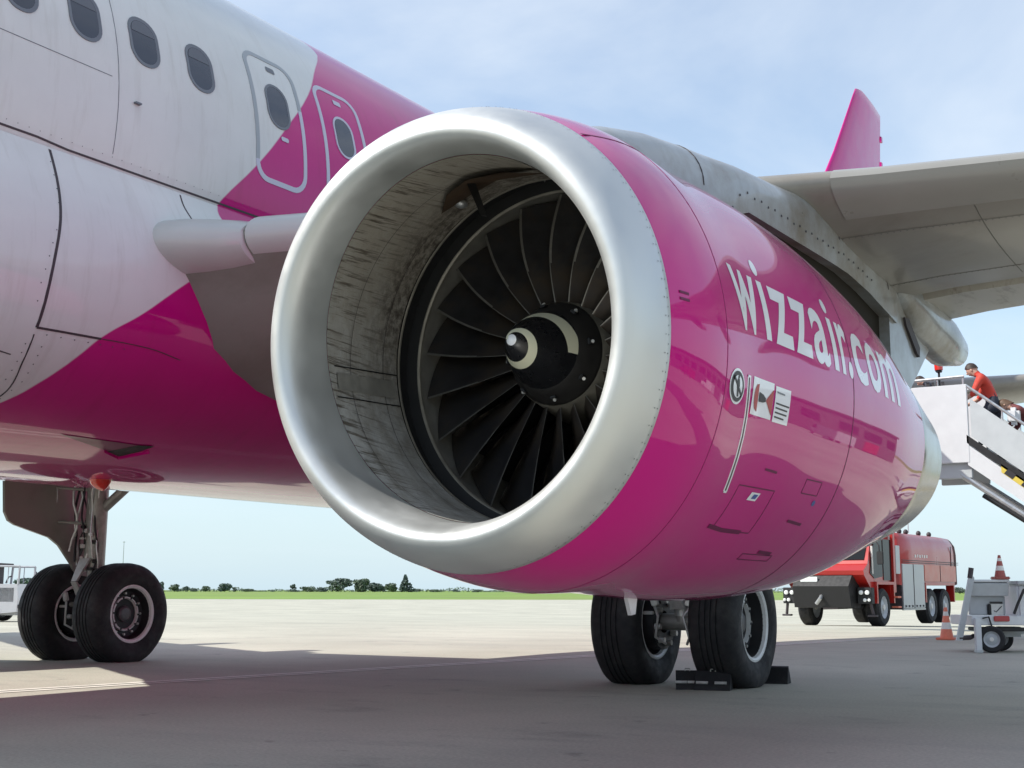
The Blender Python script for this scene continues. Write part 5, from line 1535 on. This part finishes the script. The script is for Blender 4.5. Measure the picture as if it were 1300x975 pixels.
def climb_pose(lean=.0, bow=.0, step=.18, arm=.5):
    L_ = lean
    P = dict(pelvis=(0, 0, .92), belly=(0, .04 + .10 * L_, 1.08), chest=(0, .08 + .35 * L_, 1.30 - .06 * L_), neck=(0, .12 + .55 * L_, 1.47 - .14 * L_), head=(0, .15 + .72 * L_ + .05 * bow, 1.56 - .20 * L_ - .04 * bow), crown=(0, .16 + .84 * L_ + .14 * bow, 1.68 - .25 * L_ - .08 * bow),
             hpL=(-.09, .02, .88), hpR=(.09, .02, .88), knL=(-.10, .30, .62 + step * .5), knR=(.10, .06, .47), anL=(-.10, .24, .09 + step), anR=(.10, -.06, .085), toL=(-.10, .40, .05 + step), toR=(.10, .10, .045))
    for s_, k in (('L', -1), ('R', 1)):
        cx, cy, cz = P['chest']
        P['sh' + s_] = (k * .19, cy + .02, cz + .08); P['el' + s_] = (k * .27, cy + .08 + arm * .12, cz - .20); P['wr' + s_] = (k * .27, cy + .30 + arm * .05, cz - .30); P['pa' + s_] = (k * .27, cy + .37 + arm * .05, cz - .31)
    P['face'] = (0, 1, -.5 * bow - .1)
    return P
RZ_PORT = radians(90)     # facing the aircraft (-X)
x_ = 3.98
person((x_ + .10, 13.02, fl(x_ + .1) - .01), RZ_PORT, climb_pose(.25, .2), dict(skin=M_skin, top=M_shirt, leg=M_trouser, shoe=M_shoe), "dark haired man in a red shirt climbing the boarding stairs", (M_hair, 0), 1.06)
x_ = 4.66
person((x_ + .05, 13.0, fl(x_) - .01), RZ_PORT, climb_pose(.38, .8), dict(skin=M_skin, top=M_maroon, leg=M_trouser, shoe=M_shoe), "brown haired person in dark maroon bending forward on the stairs below the man in red", (M_hairb, .10), .97)
person((3.16, 12.9, PZ), RZ_PORT, climb_pose(.30, .5, 0), dict(skin=M_skin, top=M_trouser, leg=M_trouser, shoe=M_shoe), "dark haired person in dark clothes at the stair top, half hidden by the engine", (M_hair, .02), .80)
bagm = MB(); bagm.box((0, 0, 0), (.20, .24, .30), None, .06)
bag = bagm.build('shoulder_bag', M_bagwhite, None); bag.location = (4.42, 12.72, fl(4.42) + .98); tag(bag, "pale cloth bag held between the two people on the stairs", "bag")

# ------------------------------------------------------------------ tug at the left edge
tg = Vector((CAM.x, CAM.y, 0)) + DH * 35.0 + RH * (35.0 * (31 - 650) / FPX); tg.z = ground_z(tg)
tug = empty('baggage_tug', tg, YAW, "white baggage tug with an open framed cab at the left edge, beyond the far wheels", "baggage tug")
# local x: image right positive; the tug's end is at x = 0
m = MB(); m.prism([(-.02, .26), (.0, .60), (-.03, .98), (-.70, .98), (-.70, .26), (-.62, .20)], lambda u, v, w: Vector((u, w, v)), 0, 1.2); m.build('body', M_tugwhite, tug, False)
pb('rear_deck', (-1.75, .6, .55), (2.1, 1.2, .55), M_tugwhite, tug)
for y in (0.03, 1.17):
    for a, b in (((-.02, .95), (-.0, 1.44)), ((-.64, .95), (-.60, 1.44)), ((-.30, 1.0), (-.29, 1.44))):
        m = MB(); m.tube([(a[0], y, a[1]), (b[0], y, b[1])], .03 if a[0] != -.30 else .012, 6); m.build('cab_post', M_cart, tug)
    m = MB(); m.tube([(-.62, y, 1.44), (.0, y, 1.44)], .03, 6); m.build('cab_rail', M_cart, tug)
    pb('window_pane', (-.31, y, 1.2), (.56, .006, .44), pbr('clear_glass', (.55, .60, .62), .05, 0, .2), tug, None, 0) if False else None
    m = MB(); m.box((-.33, y - .02, .70), (.46, .02, .38), None, .03); m.build('door_panel', M_cart, tug)
pb('canopy', (-.95, .6, 1.49), (.72, 1.2, .07), M_seam, tug)
pb('seat_back', (-.86, .6, 1.18), (.14, .9, .55), M_seam, tug)
m = MB(); m.tube([(-.50, .45, 1.0), (-.44, .45, 1.16), (-.36, .45, 1.18)], .02, 6); m.build('steering_column', M_seam, tug)
pb('underframe', (-1.0, .6, .22), (1.9, .9, .10), M_cart, tug)
for x in (-.78, -2.3):
    for y in (.05, 1.15): small_wheel((x, y, .25), .25, .18, tug, (0, 1, 0), 'tug_wheel')
pb('bumper', (.02, .6, .40), (.05, 1.1, .10), M_seam, tug)

# ------------------------------------------------------------------ far trees and mast
def far_pos(px, dist):
    p = Vector((CAM.x, CAM.y, 0)) + DH * dist + RH * (dist * (px - 650) / FPX); p.z = ground_z(p) - .05
    return p
def tree(px, wpx, hpx, label, dist=1200.0, shape='round', kind=0, group="trees and bushes along the horizon", n=None):
    k = dist / FPX
    W, H = wpx * k * 1.25, hpx * k * 1.2
    p = far_pos(px, dist)
    name = 'tree' if hpx >= 5 else 'bush'
    t = empty(name, p, random.uniform(0, 6), label, name, group)
    m = MB(); m.tube([(0, 0, -.1), (0, 0, H * .35), (W * .04, 0, H * .7)], [.28, .2, .05], 7)
    for a in range(4):
        w = a * 1.6 + .3; m.tube([(0, 0, H * (.25 + .06 * a)), (W * .28 * cos(w), W * .28 * sin(w), H * (.5 + .07 * a))], [.12, .03], 5)
    m.build('trunk', M_bark, t)
    rnd = random.Random(int(px * 7))
    V = []; F = []
    lobes = []
    for i in range(11 if hpx >= 5 else 8):
        a = rnd.uniform(0, 2 * pi); q = rnd.uniform(.1, .75)
        if shape == 'cone': z = rnd.uniform(.1, .9); rr = .5 * (1 - z) + .10; lobes.append((cos(a) * rr * .5, sin(a) * rr * .5, z, rr * .55, .18))
        else: z = rnd.uniform(.18, .80); q = q * (1.25 - .6 * z); lobes.append((cos(a) * .5 * q * .9, sin(a) * .5 * q * .9, z, rnd.uniform(.20, .32), rnd.uniform(.16, .24)))
    nl = n or (1500 if hpx >= 9 else 800)
    for i in range(nl):
        lx, ly, lz, lr, lh = rnd.choice(lobes)
        d = Vector((rnd.gauss(0, 1), rnd.gauss(0, 1), rnd.gauss(0, 1))).normalized() * rnd.uniform(.55, 1.0) ** .5
        c = Vector(((lx + d.x * lr) * W, (ly + d.y * lr) * W, max(.03, lz + d.z * lh) * H))
        s_ = rnd.uniform(.5, 1.0) * sqrt(W * H) * .075
        a = Vector((rnd.gauss(0, 1), rnd.gauss(0, 1), rnd.gauss(0, 1))).normalized(); b = a.orthogonal().normalized(); c2 = a.cross(b)
        j = len(V); V += [c + b * s_, c + c2 * s_, c - b * s_, c - c2 * s_]; F.append((j, j + 1, j + 2, j + 3))
    o = mesh_obj('crown', V, F, M_leaf[kind % 3], t, False)
    return t
TR = [(210, 9, 10, "leftmost tree on the horizon, small and rounded, just right of the far wheels"), (227, 14, 8, "low wide tree, second from the left on the horizon"), (241, 7, 6, "narrow little tree between two wide ones near the left of the horizon"),
      (250, 13, 4.2, "low flat bush just right of the narrow little tree"), (266, 11, 6.5, "small ragged tree a little left of the lone round one"), (290, 14, 10.5, "lone round dome tree standing clear on the horizon left of centre"),
      (302, 6, 5, "tiny tree touching the right side of the lone round tree"), (319, 22, 3, "long low bush lying right of the lone round tree"), (350, 6, 2, "tiny isolated bush in the gap of the tree line"),
      (376, 14, 7.5, "pointed small tree at the left end of the long tree group"), (395, 19, 6.5, "broad low tree, second in the long tree group"), (412, 15, 5.5, "low bushy tree left of the tall broad one"),
      (435, 27, 14.5, "broad tall tree in the middle of the long tree group"), (462, 21, 14.5, "tall full tree just right of the broad tall one"), (478, 21, 12.5, "airy wide tree right of the tall full one"),
      (489, 9, 7, "small dark tree between the airy wide tree and the ragged one"), (500, 14, 11, "ragged leaning tree left of the dark pointed one"), (518, 16, 17, "tall dark pointed tree nearest the engine on the horizon"),
      (531, 14, 3.5, "low bush just right of the dark pointed tree"), (551, 20, 3.5, "long low bush nearest under the engine lip"), (580, 8, 3.2, "small bush under the engine lip, close beside the long low one"), (607, 14, 3.2, "last low bush before the engine hides the horizon")]
for i, (px, w, h, lb) in enumerate(TR):
    tree(px, w, h, lb, 1200.0 + 15 * (i % 4), 'cone' if px in (376, 518) else 'round', i)
tree(1212, 16, 7, "dark green tree between the fire truck and the grey cart", 900, 'round', 0)
tree(1296, 20, 8, "dark green tree behind the grey cart at the right edge", 900, 'round', 1)
tree(40, 26, 17, "dark green tree between the tug and the far wheels at the left", 700, 'round', 2)
rnd = random.Random(5); V = []; F = []
for i in range(9000):
    px = rnd.uniform(-60, 1420); p = far_pos(px, 1350 + rnd.uniform(0, 60))
    hh = max(.5, 2.6 + 1.3 * sin(px * .11) + 1.2 * sin(px * .043 + 2))
    p.z += rnd.uniform(0, hh)
    a = Vector((rnd.gauss(0, 1), rnd.gauss(0, 1), rnd.gauss(0, 1))).normalized(); b = a.orthogonal().normalized(); c2 = a.cross(b); z = rnd.uniform(.4, .9)
    j = len(V); V += [p + b * z, p + c2 * z, p - b * z, p - c2 * z]; F.append((j, j + 1, j + 2, j + 3))
tag(mesh_obj('far_hedge', V, F, M_leaf[1], None, False), "low dark green hedge line far across the grass", "hedge", None, 'stuff')
lp = far_pos(161, 420)
bt = Vector((46.0, 52.0, 0)); bt.z = ground_z(bt)
term = empty('terminal_building', bt, radians(-38), "long low grey airport building beyond the wing, outside the view", "building")
pb('wall', (0, 4, 3.2), (62, 8, 6.4), pbr('building_wall', (0.085, 0.075, 0.07), .7), term, None, 0)
pb('roof', (0, 4, 6.6), (63.5, 9.2, .4), M_seam, term, None, 0)
for i in range(16):
    pb('window', (-29 + 3.85 * i, -.03, 3.9), (2.6, .08, 1.9), M_dglass, term, None, 0)
    if i % 3 == 1: pb('door', (-29 + 3.85 * i, -.05, 1.2), (2.0, .10, 2.4), M_red if i % 2 else M_shutter, term, None, 0)
for i, (x_, y_) in enumerate(((30, 40), (36, 35), (24, 46))):
    q = Vector((x_, y_, 0)); q.z = ground_z(q)
    v = empty('parked_van', q, radians(-30 + 40 * i), ("white van", "red van", "pale grey van")[i] + " parked before the long low building, outside the view", "van", "vans by the building")
    m = MB(); m.prism([(-2.3, .45), (2.3, .45), (2.35, 1.1), (1.75, 1.25), (1.2, 2.05), (-2.3, 2.1)], lambda u, w, t: Vector((u, t, w)), -.92, .92); m.build('body', (M_tugwhite, M_red, M_cart)[i], v, False)
    m = MB(); m.prism([(1.70, 1.27), (1.22, 1.98), (.5, 1.98), (.5, 1.27)], lambda u, w, t: Vector((u, t, w)), -.935, .935); m.build('window', M_dglass, v, False)
    for xx in (-1.5, 1.5):
        for yy in (-.82, .82): small_wheel((xx, yy, .34), .34, .22, v, (0, 1, 0), 'van_wheel')
mast = empty('lamp_mast', lp, 0, "thin tall lamp mast on the skyline just right of the far landing gear", "lamp mast")
m = MB(); m.tube([(0, 0, 0), (0, 0, 16.5)], [.16, .09], 8); m.build('pole', M_steel, mast)
pb('lamp_head', (0, 0, 16.6), (.5, .5, .25), M_steel, mast)
lp = far_pos(52, 130)
m2 = empty('antenna_mast', lp, 0, "short mast with a dark head behind the far wheels at the left", "mast")
m = MB(); m.tube([(0, 0, 0), (0, 0, 3.3)], [.05, .03], 8); m.build('pole', M_cart, m2)
m = MB(); m.ell((0, 0, 3.35), (.13, .13, .16)); m.build('head', M_seam, m2)
